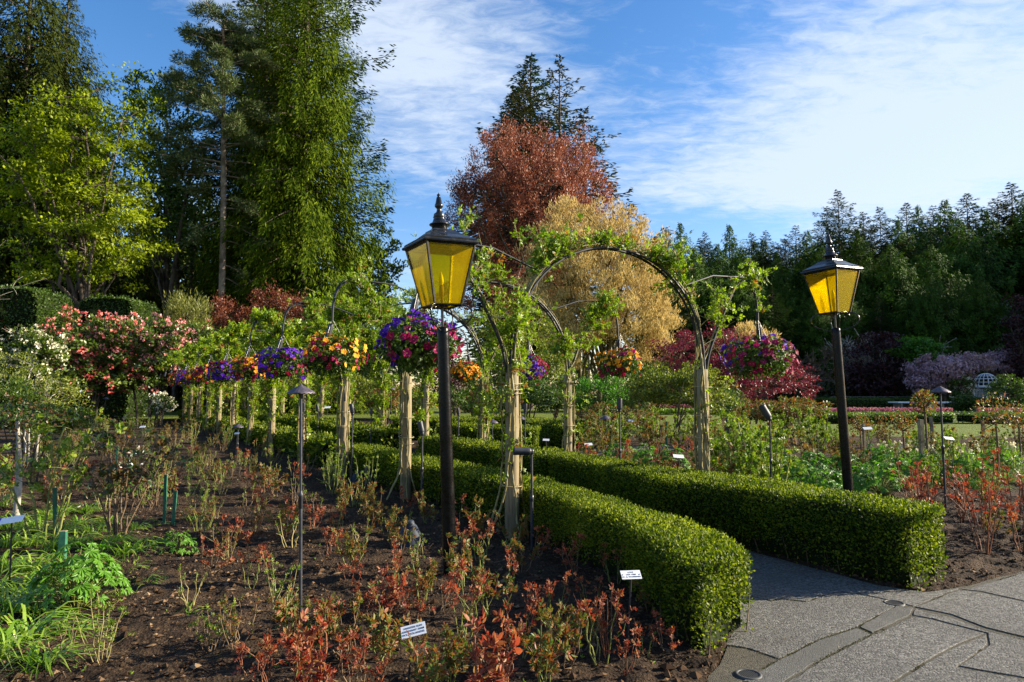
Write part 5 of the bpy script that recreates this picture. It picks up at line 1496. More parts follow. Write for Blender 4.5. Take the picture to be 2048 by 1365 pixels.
# the wood goes on beyond the frame towards the sun and shades the forest wall
for k in range(20):
    x = 84 + 5.5 * (k % 10) + rng.uniform(-2, 2); y = 84 + 24 * (k // 10) + rng.uniform(-5, 8) + (k % 10) * .6; h = rng.uniform(1.15, 1.5)
    if y < x * 1.0 * .8: y = x * .8 + 12
    copies(FO[k % 4], 'conifer_tree', f'conifer of the wood past the edge of the view, {ordinal(k)} of its row', 'tree', (x + 12, y, 0), k, 'wood going on past the forest wall', (h * 1.5, h * 1.5, h))

for k, (x, y) in enumerate(((66, 63), (74, 67), (83, 64), (70, 74), (80, 77), (92, 72))):
    copies(FO[k % 3], 'conifer_tree', f'conifer standing past the edge of the view beside the pavilion, {ordinal(k)} of six', 'tree', (x, y, 0), k * 1.1, 'wood going on past the forest wall', (1.15, 1.15, 1.0))
# ------------------------------------------------------------------ shrubs and small trees
b = PX(1455, 27)
leafy_tree('japanese_maple', 'dome shaped crimson maple with twisting mossy limbs, behind the magenta basket', 'tree', b,
           [E(1400, 705, 27, 90, 50, b), E(1500, 730, 27, 100, 62, b), E(1580, 765, 27, 52, 40, b), E(1350, 730, 27, 52, 48, b), E(1480, 770, 27, 110, 34, b)],
           330, 90, .34, .075, 'jmaple', 'bark_moss', .13, shell=.72, up=0.1, flat=.4, nlimb=20, outward=.4, aspect=.55, droop=.15, bend=.3, lift=.7)
# rhododendrons
b = PX(175, 33); full = lambda c: True
leafy_tree('rhododendron', 'big coral-red flowering rhododendron at the back of the soil bed', 'shrub', b,
           [E(185, 690, 33, 85, 60, b), E(215, 740, 33, 70, 50, b), E(140, 660, 33, 35, 32, b)], 170, 70, .42, .17, 'rhodo', 'bark', .1, shell=.6, multi=4, extra=[('blooms', 'fl_red', 520, .15, full)])
b = PX(305, 34)
leafy_tree('rhododendron', 'pale pink flowering rhododendron beside the coral-red one', 'shrub', b,
           [E(300, 690, 34, 95, 48, b), E(360, 680, 34, 60, 44, b), E(250, 660, 34, 45, 28, b), E(330, 730, 34, 70, 45, b)], 180, 70, .42, .17, 'rhodo', 'bark', .1, shell=.6, multi=4, extra=[('blooms', 'fl_pink', 520, .14, full)])
b = PX(75, 30)
leafy_tree('rhododendron', 'cream flowering rhododendron by the clipped dark hedge block', 'shrub', b,
           [E(70, 700, 30, 46, 30, b), E(98, 718, 30, 32, 28, b), E(40, 725, 30, 32, 32, b)], 90, 70, .38, .15, 'rhodo', 'bark', .08, shell=.6, multi=3, extra=[('blooms', 'fl_cream', 210, .13, full)])
def shrub(label, px, D, ells, n, per, cr, leaf, mat, name='shrub', cat='shrub', group=None, **kw):
    b = PX(px, D); return leafy_tree(name, label, cat, b, [E(a, c, D, r1, r2, b) for a, c, r1, r2 in ells], n, per, cr, leaf, mat, kw.pop('bark', 'twig'), kw.pop('tr', .05), group, multi=kw.pop('multi', 4), **kw)
shrub('wispy olive shrub with thin upright shoots behind the pink rhododendron', 372, 36, [(372, 640, 50, 45), (365, 612, 30, 28)], 90, 60, .35, .2, 'wispy', up=1.1, flat=1.3, aspect=.16, outward=.5, tmpl=T_QUAD)
shrub('red-brown shrub under the huge cedar, next to the wispy olive shrub', 455, 38, [(455, 640, 45, 38)], 70, 80, .4, .12, 'redbrown', up=.5, flat=1)
shrub('larger red-brown shrub under the huge cedar', 560, 40, [(560, 625, 65, 42), (620, 650, 50, 40)], 100, 80, .45, .12, 'redbrown', up=.5, flat=1)
shrub('leafy green shrub at the end of the arch walk', 440, 36, [(440, 700, 80, 45), (520, 690, 70, 50)], 120, 70, .4, .13, 'mgreen')
shrub('broad green shrub closing the view behind the farther arches', 640, 38, [(620, 700, 80, 60), (700, 690, 70, 70)], 140, 70, .45, .13, 'ygreen')
shrub('dense green shrub behind the near lamp post', 800, 34, [(790, 700, 70, 75), (850, 690, 55, 80), (740, 720, 50, 60)], 170, 75, .4, .12, 'mgreen')
shrub('dark red leaved shrub low behind the near lamp post', 905, 29, [(900, 765, 42, 50), (880, 740, 25, 28)], 70, 80, .3, .09, 'purple')
shrub('yellow-green flecked shrub under the buff tree', 1000, 31, [(1000, 690, 50, 75), (1060, 690, 45, 80), (1105, 720, 40, 50), (960, 740, 40, 40)], 210, 75, .36, .11, 'ygreen')
shrub('dark green shrub beneath the yellow-green flecked shrub', 1055, 26, [(1050, 780, 55, 32), (1110, 775, 40, 30)], 80, 75, .3, .09, 'mgreen')
shrub('bright green feathery shrub below the orange basket', 1200, 22, [(1190, 790, 48, 34), (1230, 775, 28, 26), (1165, 805, 30, 22)], 100, 80, .22, .06, 'bright', up=.3)
shrub('bronze-green low mounded shrub beside the bright green one', 1215, 18, [(1230, 832, 80, 24), (1180, 838, 40, 20)], 100, 80, .16, .045, 'rose_mix')
shrub('yellow-green rose thicket behind the first post beyond the hedge', 1340, 19, [(1330, 780, 50, 42), (1400, 775, 55, 45), (1290, 790, 40, 34)], 190, 70, .22, .065, 'ygreen')
shrub('olive green shrub behind the orange basket', 1275, 27, [(1270, 770, 50, 40), (1320, 760, 40, 36)], 90, 70, .3, .09, 'ygreen')
shrub('leafy green shrub below the crimson maple', 1445, 24, [(1440, 800, 50, 26)], 70, 70, .22, .07, 'mgreen')
shrub('bronze tipped rose thicket under the crimson maple', 1590, 19, [(1590, 820, 60, 22), (1520, 822, 50, 20)], 120, 70, .18, .06, 'rose_mix')
shrub('green shrub with pale stones behind it beyond the hedge gap', 700, 26, [(690, 770, 60, 28), (620, 775, 50, 24), (760, 775, 40, 24)], 110, 70, .28, .08, 'ygreen')
shrub('yellow-green shrub behind the far end of the hedges', 560, 30, [(560, 775, 70, 26), (480, 770, 60, 26)], 110, 70, .3, .09, 'ygreen')
shrub('low cream flowering bush at the far end of the soil bed', 325, 30, [(325, 805, 22, 14)], 30, 70, .2, .07, 'mgreen', extra=[('blooms', 'fl_cream', 90, .09, full)])
shrub('low pink flowering bush behind the far arch posts', 450, 33, [(448, 785, 16, 14)], 24, 70, .2, .08, 'mgreen', extra=[('blooms', 'fl_pink', 70, .1, full)])
# shaded things beyond the lawn
shrub('dark purple leaved tree in the shade of the forest wall', 1762, 76, [(1760, 730, 55, 75), (1740, 760, 45, 45)], 120, 80, 1.1, .3, 'purple', name='purple_tree', cat='tree', bark='bark', tr=.2, multi=1)
shrub('purple tree beyond the pink blossom at the edge', 2045, 72, [(2050, 690, 30, 90)], 50, 80, 1.0, .3, 'purple', name='purple_tree', cat='tree', bark='bark', tr=.2, multi=1)
shrub('small flat-topped green tree beside the dark purple one', 1842, 72, [(1840, 702, 42, 22), (1860, 690, 25, 14)], 70, 80, .8, .25, 'bright', name='small_tree', cat='tree', bark='bark', tr=.12, multi=1, flat=.35, lift=.6)
b = PX(1885, 66)
leafy_tree('cherry_tree', 'wide weeping pink cherry in bloom beyond the lawn', 'tree', b, [E(1880, 735, 66, 55, 25, b), E(1850, 760, 66, 32, 26, b), E(1935, 725, 66, 45, 20, b), E(1905, 760, 66, 30, 24, b)], 190, 80, .6, .22, 'cherry', 'bark', .2, shell=.6, droop=.35, up=-.4, nlimb=16, lift=.8)
b = PX(2010, 75)
leafy_tree('cherry_tree', 'pink cherry in bloom hanging over the white garden pavilion', 'tree', b, [E(2000, 722, 75, 50, 22, b), E(2045, 745, 75, 34, 40, b), E(1980, 716, 75, 30, 14, b)], 170, 80, .6, .22, 'cherry', 'bark', .2, shell=.6, droop=.35, up=-.4, nlimb=16, lift=.8)
shrub('white flowering shrub in the shade below the pink cherry', 1928, 64, [(1925, 775, 20, 20)], 30, 70, .5, .16, 'mgreen', extra=[('blooms', 'fl_cream', 70, .16, full)])
for px, D, rp, ry_, ty, lab in ((2018, 52, 34, 30, 768, 'clipped grey-green dome bush in front of the white pavilion'), (1926, 56, 18, 12, 800, 'small rounded green bush before the pale low panel')):
    shrub(lab, px, D, [(px, ty + ry_ * .6, rp, ry_)], 110, 70, .42, .13, 'mgreen', shell=.85)
for k, px in enumerate(range(1640, 2100, 30)):
    shrub(f'dark evergreen shrub along the forest foot, {ordinal(k)} from the farther lamp post', px, 79, [(px, 785, 26, 28)], 30, 60, 1.0, .3, 'rose_dark', group='dark shrubs along the forest foot', multi=2)
for k, px in enumerate(range(1320, 1640, 40)):
    shrub(f'dark evergreen shrub behind the crimson maple, {ordinal(k)} of its line', px, 70, [(px, 770, 34, 36)], 30, 60, 1.0, .3, 'rose_dark', group='dark shrubs behind the crimson maple', multi=2)
for k, (px, D, ty, rx) in enumerate(((760, 52, 700, 60), (850, 55, 715, 60), (940, 52, 720, 60), (1030, 54, 700, 60), (1110, 52, 715, 60), (1190, 55, 720, 60), (1270, 52, 715, 60), (1340, 56, 720, 50), (690, 50, 690, 60), (620, 52, 690, 60))):
    shrub(f'plain green shrub of the far border under the trees, {ordinal(k)} of its line', px, D, [(px, ty + 50, rx, 52)], 60, 70, .6, .2, ['mgreen', 'ygreen', 'mgreen', 'rhodo'][k % 4], group='shrubs of the far border', shell=.6)
for k, (px, D, m_) in enumerate(((905, 24, 'mgreen'), (950, 26, 'rose_mix'), (1000, 23.5, 'mgreen'), (840, 25, 'ygreen'), (770, 23, 'rose_mix'), (1100, 23.5, 'mgreen'), (1150, 24, 'ygreen'))):
    shrub(f'low leafy bush behind the side path, {ordinal(k)} of its line', px, D, [(px, 800, 34, 22)], 50, 70, .2, .07, m_, group='low bushes behind the side path')
# clipped dark hedge blocks under the maple
def yew(label, x0, x1, D, ty, depth):
    hedge('clipped_hedge', label, [(X(x0, D), D), (X(x0, D), D + depth)], [(X(x1, D), D), (X(x1, D), D + depth)], HT(ty, D) - .03, .14, 150, .5, twigs=False, mat='mgreen')
yew('tall clipped dark green hedge block at the edge behind the cream rhododendron', -60, 68, 36, 583, 3)
yew('lower clipped dark green hedge block behind the red rhododendron', 150, 262, 40, 602, 3)

# woody rose and bramble mass at the edge
b = PX(70, 14.5)
leafy_tree('old_rose_bush', 'large old rose bush with thick pale woody canes and light leaves at the edge', 'shrub', b, [E(60, 780, 14.5, 95, 46, b), E(20, 740, 14.5, 50, 40, b), E(130, 790, 14.5, 50, 36, b)],
           75, 62, .22, .05, 'ygreen', 'bark_pale', .035, shell=.3, multi=5, nlimb=24, lift=.9, up=.5)
b = PX(60, 11.0)
leafy_tree('rose_bush', 'dark leafy layered bush in front of the old woody rose', 'shrub', b, [E(60, 830, 11.0, 110, 22, b), E(20, 800, 11, 60, 30, b), E(120, 850, 11, 50, 18, b)], 150, 90, .2, .045, 'alder', 'bark', .03, shell=.2, multi=3, flat=.3)
t = thing('standard_rose', 'pale knotty trunk of a standard rose supporting the dark layered bush', 'rose', PX(47, 8.3)); tm = MB()
tube(tm, bez([0, 0, -.1], [.05, 0, .5], [-.04, 0, 1.15], 9), np.linspace(.042, .028, 9) * (1 + rng.normal(0, .08, 9)), 9); part('trunk', tm, t, mats=M['bark_pale'])
cm = MB(); n = 900; P = rng.normal(0, 1, (n, 3)) * np.array([.35, .3, .12]) + np.array([0, 0, 1.25]); scatter(cm, P, rnd_dir(n), rnd_dir(n) + np.array([0, 0, 1]), .045, .028, T_HEX); part('crown', cm, t, 'stuff', mats=M['rose_dark'])

# ------------------------------------------------------------------ things on the far lawn
t = thing('garden_pavilion', 'small white domed garden pavilion with lattice sides beyond the lawn', 'pavilion', PX(1970, 69))
D = 69; H = HT(775, D) - .05; rr = 1.5
b = MB(); lathe(b, [(rr + .25, -.1), (rr + .25, .15), (rr, .16), (.01, .16)], 8); part('plinth', b, t, mats=M['stone'])
for k in range(8):
    a = k * math.pi / 4 + .2; c_ = MB(); tube(c_, [(rr * math.cos(a), rr * math.sin(a), .1), (rr * math.cos(a), rr * math.sin(a), H)], .09, 8); part('column', c_, t, mats=M['white'])
    a2 = a + math.pi / 4; p0 = np.array([rr * math.cos(a), rr * math.sin(a)]); p1 = np.array([rr * math.cos(a2), rr * math.sin(a2)])
    if k in (1, 2, 4, 5, 6, 7, 3):
        g_ = MB()
        for q in np.linspace(.08, .92, 8): w0 = p0 + (p1 - p0) * q; tube(g_, [(*w0, .2), (*w0, H - .1)], .018, 4)
        for z_ in np.linspace(.3, H - .15, 11): tube(g_, [(*p0, z_), (*p1, z_)], .018, 4)
        part('lattice_panel', g_, t, mats=M['white'])
b = MB(); lathe(b, [(rr - .1, H - .02), (rr + .2, H), (rr + .25, H + .12), (rr + .1, H + .2), (rr - .3, H + .22)], 24); part('cornice', b, t, mats=M['white'])
b = MB()
for k in range(16):
    a = k * math.pi / 8; tube(b, [(rr * .75 * math.cos(a) * math.cos(e), rr * .75 * math.sin(a) * math.cos(e), H + .2 + 1.25 * math.sin(e)) for e in np.linspace(0, 1.5, 7)], .035, 4)
for e in (.3, .6, .9, 1.2):
    aa = np.linspace(0, 6.283, 24); tube(b, np.stack([rr * .75 * np.cos(aa) * math.cos(e), rr * .75 * np.sin(aa) * math.cos(e), np.full(24, H + .2 + 1.25 * math.sin(e))], 1), .03, 4, cap=False)
part('dome', b, t, mats=M['white'])

D = 60; t = thing('low_panel', 'long low white panel lying at the far edge of the lawn', 'panel', PX(1868, D))
x0, x1 = X(1782, D) - X(1868, D), X(1925, D) - X(1868, D)
for k in range(3):
    b = MB(); a_ = x0 + (x1 - x0) * k / 3; e_ = x0 + (x1 - x0) * (k + 1) / 3
    box(b, ((a_ + e_) / 2, 0, .62), (e_ - a_ - .04, 1.6, .12)); part('board', b, t, mats=M['white'])
for k in range(7):
    b = MB(); box(b, (x0 + (x1 - x0) * (k + .5) / 7, 0, .27), (.12, 1.3, .58)); part('support', b, t, mats=M['stone'])
b = MB(); t = thing('stone_pedestal', 'small grey stone pedestal at the lawn edge beside the low white panel', 'pedestal', PX(1856, 46))
box(b, (0, 0, .1), (.6, .6, .2)); box(b, (0, 0, .5), (.42, .42, .6), top=(.36, .36)); part('shaft', b, t, mats=M['stone'])
b = MB(); box(b, (0, 0, .87), (.56, .56, .12)); part('cap', b, t, mats=M['stone'])
D = 74; t = thing('rail_fence', 'thin pale rail fence in front of the dark purple tree', 'fence', PX(1750, D))
b = MB(); xa, xb = X(1660, D) - X(1750, D), X(1845, D) - X(1750, D)
for k in range(8):
    c_ = MB(); tube(c_, [(xa + (xb - xa) * k / 7, 0, -.1), (xa + (xb - xa) * k / 7, 0, 1.05)], .04, 5); part('post', c_, t, mats=M['stone'])
for z_ in (.55, 1.0):
    c_ = MB(); tube(c_, [(xa, 0, z_), (xb, 0, z_)], .03, 5); part('rail', c_, t, mats=M['stone'])
def hb(label, x0, x1, D0, D1, ty, dens, mat='mgreen', leaf=.12):
    hedge('clipped_hedge', label, [(X(x0, D0), D0), (X(x1, D0), D0)], [(X(x0, D0), D1), (X(x1, D0), D1)], HT(ty, D0) - .03, leaf, dens, .6, twigs=False, mat=mat)
hb('low flat clipped hedge beyond the tulips, between maple and low white panel', 1640, 1785, 62, 65, 800, 160)
hb('low flat clipped hedge along the far lawn behind the low white panel', 1790, 2080, 66, 68, 799, 140)
hb('low shrubby green border in front of the tulips', 1640, 1905, 33, 34.5, 832, 260, 'mgreen', .1)
hb('low green border in front of the tulips nearest the edge of the view', 1945, 2120, 33, 34.5, 832, 260, 'mgreen', .1)

# tulip ribbon
def tulips(name, label, px0, px1, D0, D1, n):
    x = rng.uniform(0, 1, n); D = rng.uniform(D0, D1, n); px = px0 + (px1 - px0) * x
    P = np.stack([(px - 1024) / F * D, D, rng.uniform(.42, .58, n)], 1)
    mb = MB()
    for k in range(3):
        a = k * 2.1 + rng.random(n); A = np.stack([.25 * np.cos(a), .25 * np.sin(a), np.ones(n)], 1); scatter(mb, P, A, np.stack([np.cos(a), np.sin(a), 0 * a], 1), .12, .10, T_FOLD, 0)
    for k in range(4):
        a = rng.uniform(0, 6.28, n); A = np.stack([.35 * np.cos(a), .35 * np.sin(a), np.ones(n)], 1); scatter(mb, P * np.array([1, 1, 0]), A, np.stack([np.cos(a), np.sin(a), 0 * a], 1), .45, .06, T_QUAD, 1)
    struct(name, mb, [M['fl_tulip'], M['grass']], 'stuff', label)
tulips('tulip_bed', 'ribbon of pink tulips beyond the near lawn', 1640, 1900, 36, 38.5, 900)
tulips('tulip_bed', 'ribbon of pink tulips near the edge of the view', 1950, 2120, 36, 38.5, 600)
tulips('tulip_bed', 'pink tulips seen under the crimson maple', 1290, 1570, 46, 48, 900)

# ------------------------------------------------------------------ roses
def rose_proto(seed, h, spread, ncane, cane_m, leaf_m, leaflet, nshoot, leaves_per, r=.006, top_only=True, lean=0.3, sides=5, thorn=False):
    global rng
    save = rng; rng = np.random.default_rng(seed)
    cm, lm, sm = MB(), MB(), MB()
    pts_end = []
    for k in range(ncane):
        a = rng.uniform(0, 6.28); st = np.array([.03 * math.cos(a), .03 * math.sin(a), -.03])
        hh = h * rng.uniform(.5, 1.0); sp = spread * rng.uniform(.3, 1.0)
        e = np.array([sp * math.cos(a), sp * math.sin(a), hh]); md = np.array([sp * .75 * math.cos(a), sp * .75 * math.sin(a), hh * .35]) + rng.normal(0, .02, 3)
        c = bez(st, md, e, 7); c[1:-1] += rng.normal(0, .007, (5, 3))
        rr = r * rng.uniform(.7, 1.3); tube(cm, c, np.linspace(rr * 1.2, rr * .75, 7), sides)
        pts_end.append((c[-1], unit(c[-1] - c[-2]), 1.0)); pts_end += [(c[i], unit(rnd_dir(1)[0] + np.array([0, 0, .8])), .7) for i in ((3, 4, 5, 6) if not top_only else (5, 6))]
        if rng.random() < .6:
            i = rng.integers(2, 5); d = unit(rnd_dir(1)[0] + np.array([0, 0, 1.1])); L = h * rng.uniform(.2, .45); q = bez(c[i], c[i] + d * L * .5 + rng.normal(0, .02, 3), c[i] + d * L, 5)
            tube(cm, q, np.linspace(rr * .7, rr * .45, 5), sides); pts_end.append((q[-1], d, 1.0)); pts_end.append((q[3], unit(rnd_dir(1)[0] + np.array([0, 0, .6])), .7))
        if thorn:
            ii = rng.integers(0, 6, 14); u = rng.random((14, 1)); tp = c[ii] * (1 - u) + c[ii + 1] * u; td = unit(rnd_dir(14) * np.array([1, 1, .3])); scatter(cm, tp + td * rr * .6, td, rnd_dir(14), rr * 2.0, rr * 1.2, T_QUAD)
    sel = rng.choice(len(pts_end), min(nshoot, len(pts_end)), replace=False)
    for q in sel:
        p, d, sc = pts_end[q]
        L = leaflet * rng.uniform(1.5, 4.0) * sc; e = p + unit(d + rng.normal(0, .3, 3)) * L
        tube(sm, [p, (p + e) / 2 + rng.normal(0, .004, 3), e], [r * .45, r * .35, r * .25], 4, cap=False)
        n = leaves_per; u = rng.random(n); P = p + (e - p) * u[:, None]; B = unit(rnd_dir(n) + d * .7 + np.array([0, 0, .35])); side = unit(np.cross(B, rnd_dir(n))); ll = leaflet * rng.uniform(.55, 1.25, n) * (1.15 - .5 * u)
        for al, sd in ((1.35, 0), (.85, .8), (.85, -.8), (.3, .7), (.3, -.7)):
            pp = P + B * (ll * al * .7)[:, None]; dd = unit(B * (1 if sd == 0 else .5) + side * sd + rng.normal(0, .12, B.shape)); scatter(lm, pp, dd, unit(np.cross(B, side)) + rng.normal(0, .2, B.shape), ll, ll * .5, T_HEX if leaflet > .027 else T_FOLD)
    rng = save
    return [('canes', cm.mesh('canes', M[cane_m]), None), ('shoots', sm.mesh('shoots', M['cane_red' if leaf_m in ('rose_red', 'rose_mix') else 'cane_green']), 'stuff'), ('leaves', lm.mesh('leaves', M[leaf_m]), 'stuff')]
RR_ = [rose_proto(200 + k, rng.uniform(.26, .46), .16, rng.integers(4, 7), ['cane_red', 'cane_green', 'cane_brown'][k % 3], 'rose_red', .028, 26, 3, .0042) for k in range(6)]     # red shoots
RB = [rose_proto(210 + k, rng.uniform(.32, .50), .19, rng.integers(4, 7), ['cane_green', 'cane_brown'][k % 2], 'rose_mix', .033, 30, 5, .0045, False) for k in range(6)]              # bronze and green
RY = [rose_proto(220 + k, rng.uniform(.30, .55), .20, rng.integers(6, 10), ['cane', 'cane_brown', 'cane_green'][k % 3], 'rose_green' if k % 2 else 'rose_mix', .022, 34, 4, .0042, False) for k in range(6)]         # yellow green, bare canes
RBare = [rose_proto(230 + k, rng.uniform(.22, .38), .17, rng.integers(4, 8), ['cane', 'cane_brown', 'cane_brown'][k % 3], 'rose_green', .018, 14, 3, .0062) for k in range(4)]           # nearly bare
RL_ = [rose_proto(240 + k, rng.uniform(.75, 1.05), .30, 11, ['cane_green', 'cane_brown'][k % 2], 'rose_mix' if k % 3 == 1 else 'rose_green', .038, 60, 9, .007, False) for k in range(6)]   # leafy, tall
RBL = [rose_proto(260 + k, rng.uniform(.30, .46), .20, rng.integers(3, 6), ['cane_green', 'cane_red', 'cane_brown'][k % 3], 'rose_mix' if k != 1 else 'rose_red', .050, 20, 3, .0055, False, thorn=True) for k in range(4)]
RT = [rose_proto(250 + k, .62, .16, 6, 'cane_red', 'rose_red', .034, 14, 4, .007) for k in range(4)]                                                                                # upright red ones

LAND = [((X(901, 5.46), 5.46), 'near lamp post'), ((X(602, 4.6), 4.6), 'tall thin mushroom light'), ((X(815, 3.35), 3.35), 'closest white label'), ((X(1244, 3.9), 3.9), 'shaded white label by the hedge'), ((-1.35, 9.3), 'second arch post'), ((-2.7, 11.6), 'third arch post'),
        ((-4.3, 14.2), 'fourth arch post'), ((X(110, 6.8), 6.8), 'leaning green stake'), ((X(336, 7.3), 7.3), 'pair of green stakes'), ((0, 7.06), 'nearest arch post'), ((2.4, 8.5), 'post beyond the long hedge'), ((3.96, 8), 'farther lamp post'),
        ((X(1878, 8.7), 8.7), 'mushroom light near the lawn'), ((X(474, 13.6), 13.6), 'small mushroom light'), ((X(822, 6.4), 6.4), 'near bell light'), ((.95, 10.9), 'second post beyond the walk'), ((X(1536, 8.6), 8.6), 'tilted spotlight'), ((X(285, 13), 13), 'far white label'), ((X(240, 6.9), 6.9), 'tall rose with the dark leaves')]
LATE = []
def late(o, what): LATE.append((o, what))
def name_late():
    """rank look-alikes by how close they stand to the nearest landmark"""
    g_ = {}
    for o, what in LATE:
        d = [math.hypot(o.location.x - a[0][0], o.location.y - a[0][1]) for a in LAND]; i = int(np.argmin(d)); g_.setdefault((what, LAND[i][1]), []).append((d[i], o))
    for (what, nm), L in g_.items():
        for r, (d, o) in enumerate(sorted(L, key=lambda q: q[0])):
            o['label'] = f'{what}, closest to the {nm}' if r == 0 else f'{what}, {ordinal(r)} closest to the {nm}'
placed = []
def place_rose(x, y, specs, adj, sc, group):
    sp = specs[int(rng.integers(len(specs)))]
    z_ = float(soil_z(np.array([x]), np.array([y]))[0])
    late(copies(sp, 'rose_bush', 'rose bush', 'rose bush', (x, y, max(z_, .0)), rng.uniform(0, 6.28), group, sc), adj + ' rose bush'); placed.append((x, y, adj))
def free(x, y, d):
    return all((x - a) ** 2 + (y - b) ** 2 > d * d for a, b, _ in placed)

def band(n, px0, px1, D0, D1, mind, chooser, maxtry=4000):
    k = 0; c = 0
    cand = []
    while c < n and k < maxtry:
        k += 1; D = 1 / rng.uniform(1 / D1, 1 / D0) if D1 / D0 > 1.6 else rng.uniform(D0, D1); px = rng.uniform(px0, px1); x = X(px, D)
        rel = np.array([x, D]) - L1; nn_, tt_ = rel @ NN, rel @ TT
        if inside(np.array([x]), np.array([D]), PAVE)[0]: continue
        if -.25 < nn_ < 2.65 and tt_ > -1: continue
        if px > 1000 and nn_ < 2.65 and x > .1 and D > 4.2: continue
        if D < 7 and 0.75 < x < 3.6 and D > 4.0: continue
        if not free(x, D, mind): continue
        if 1530 < px < 1800 and D < 11.6: continue
        cand.append((x, D, px)); placed.append((x, D, '_')); c += 1
    for q in cand: placed.remove((q[0], q[1], '_'))
    for x, D, px in sorted(cand, key=lambda q: q[1]): chooser(x, D, px)
def ch_near(x, D, px):
    if px > 560: s_ = (RR_, 'red-shooted') if rng.random() < .35 else (RBare, 'nearly bare pruned') if rng.random() < .35 else (RB, 'bronze-green')
    elif px < 330: s_ = (RY, 'yellow-green') if rng.random() < .5 else (RBare, 'nearly bare pruned')
    else: s_ = (RBare, 'nearly bare pruned') if rng.random() < .4 else ((RR_, 'red-shooted') if rng.random() < .5 else (RY, 'yellow-green'))
    place_rose(x, D, s_[0], s_[1], rng.uniform(.65, .95), 'pruned roses near the lamp post')
def ch_mid(x, D, px):
    r = rng.random(); s_ = (RY, 'yellow-green') if r < .45 else (RBare, 'nearly bare pruned') if r < .7 else (RB, 'bronze-green') if r < .85 else (RR_, 'red-shooted')
    place_rose(x, D, s_[0], s_[1], rng.uniform(.75, 1.05), 'pruned roses in the middle of the soil bed')
def ch_far(x, D, px):
    r = rng.random(); s_ = (RY, 'yellow-green') if r < .7 else (RB, 'bronze-green')
    place_rose(x, D, s_[0], s_[1], rng.uniform(.9, 1.35), 'far roses of the soil bed')
# the front ones stand where the photograph has them
for px, py, kind, sc in ((645, 1365 + 60, 'B', 1.0), (540, 1400, 'R', 1.0), (760, 1345, 'B', .95), (960, 1430, 'B', 1.1), (1080, 1400, 'B', 1.05), (930, 1290, 'R', 1.05), (985, 1250, 'B', 1.05), (1040, 1330, 'R', .85), (1200, 1345, 'R', 1.0), (1215, 1330, 'T', .62), (1338, 1320, 'R', .72),
                          (720, 1250, 'R', .9), (840, 1215, 'B', .9), (880, 1240, 'R', .9), (790, 1180, 'R', .85), (700, 1180, 'R', .8), (960, 1140, 'R', .95), (1020, 1190, 'R', .8), (1070, 1130, 'R', .95), (1150, 1170, 'R', 1.0), (1230, 1180, 'R', .9), (1300, 1230, 'B', .8), (1110, 1260, 'R', .8), (1160, 1310, 'B', .7),
                          (650, 1290, 'R', .9), (615, 1330, 'B', .8), (500, 1180, 'R', .9), (540, 1150, 'R', .7), (470, 1320, 'Y', .75), (380, 1225, 'N', .8), (200, 1340, 'Y', .8), (430, 1310, 'Y', .8), (120, 1330, 'N', .7), (1290, 1330, 'R', .5), (740, 1420, 'R', .8), (870, 1420, 'B', .8), (580, 1290, 'B', .8), (680, 1330, 'B', .9), (700, 1390, 'R', .9), (900, 1370, 'B', .95), (1000, 1380, 'R', .9), (1130, 1350, 'B', .9), (1060, 1270, 'R', .9), (830, 1290, 'R', .8), (770, 1240, 'B', .8), (1180, 1250, 'R', .8), (930, 1190, 'B', .9), (560, 1240, 'Y', .8), (1250, 1370, 'R', .7), (610, 1420, 'R', .9)):
    p = G(px, py); s_ = {'R': (RR_, 'red-shooted'), 'B': (RB, 'bronze-green'), 'T': (RT, 'upright red'), 'Y': (RY, 'yellow-green'), 'N': (RBare, 'nearly bare pruned')}[kind]
    if kind == 'B' and rng.random() < .6: s_ = (RBL, 'large-leaved bronze')
    place_rose(p.x, p.y, s_[0], s_[1], sc * .88, 'pruned roses near the lamp post')
band(38, 400, 1100, 5.2, 8.5, .42, ch_near)
band(78, 0, 900, 8.5, 14.5, .55, ch_mid)
band(70, 60, 560, 14.5, 28, .8, ch_far)
# beyond the long hedge: upright red ones near, leafy ones behind
def ch_r1(x, D, px):
    s_ = (RT, 'upright red') if rng.random() < .65 else (RB, 'bronze-green'); place_rose(x, D, s_[0], s_[1], rng.uniform(.8, 1.1), 'roses of the bed toward the lawn')
def ch_r2(x, D, px):
    s_ = (RL_, 'tall leafy') if rng.random() < .6 else (RY, 'yellow-green') if rng.random() < .6 else (RB, 'bronze-green'); place_rose(x, D, s_[0], s_[1], rng.uniform(.85, 1.25) * (1 if s_[0] is RL_ else 1.3) * (.68 if px > 1640 else 1), 'roses of the bed toward the lawn')
band(26, 1690, 2100, 6.3, 9.6, .42, ch_r1)
band(10, 1430, 1690, 8.6, 10.5, .5, ch_r2)
band(16, 1170, 1420, 10, 14, .6, ch_r1)
band(95, 1160, 2100, 10.5, 21, .62, ch_r2)
band(16, 860, 1160, 14, 22, .8, ch_mid)

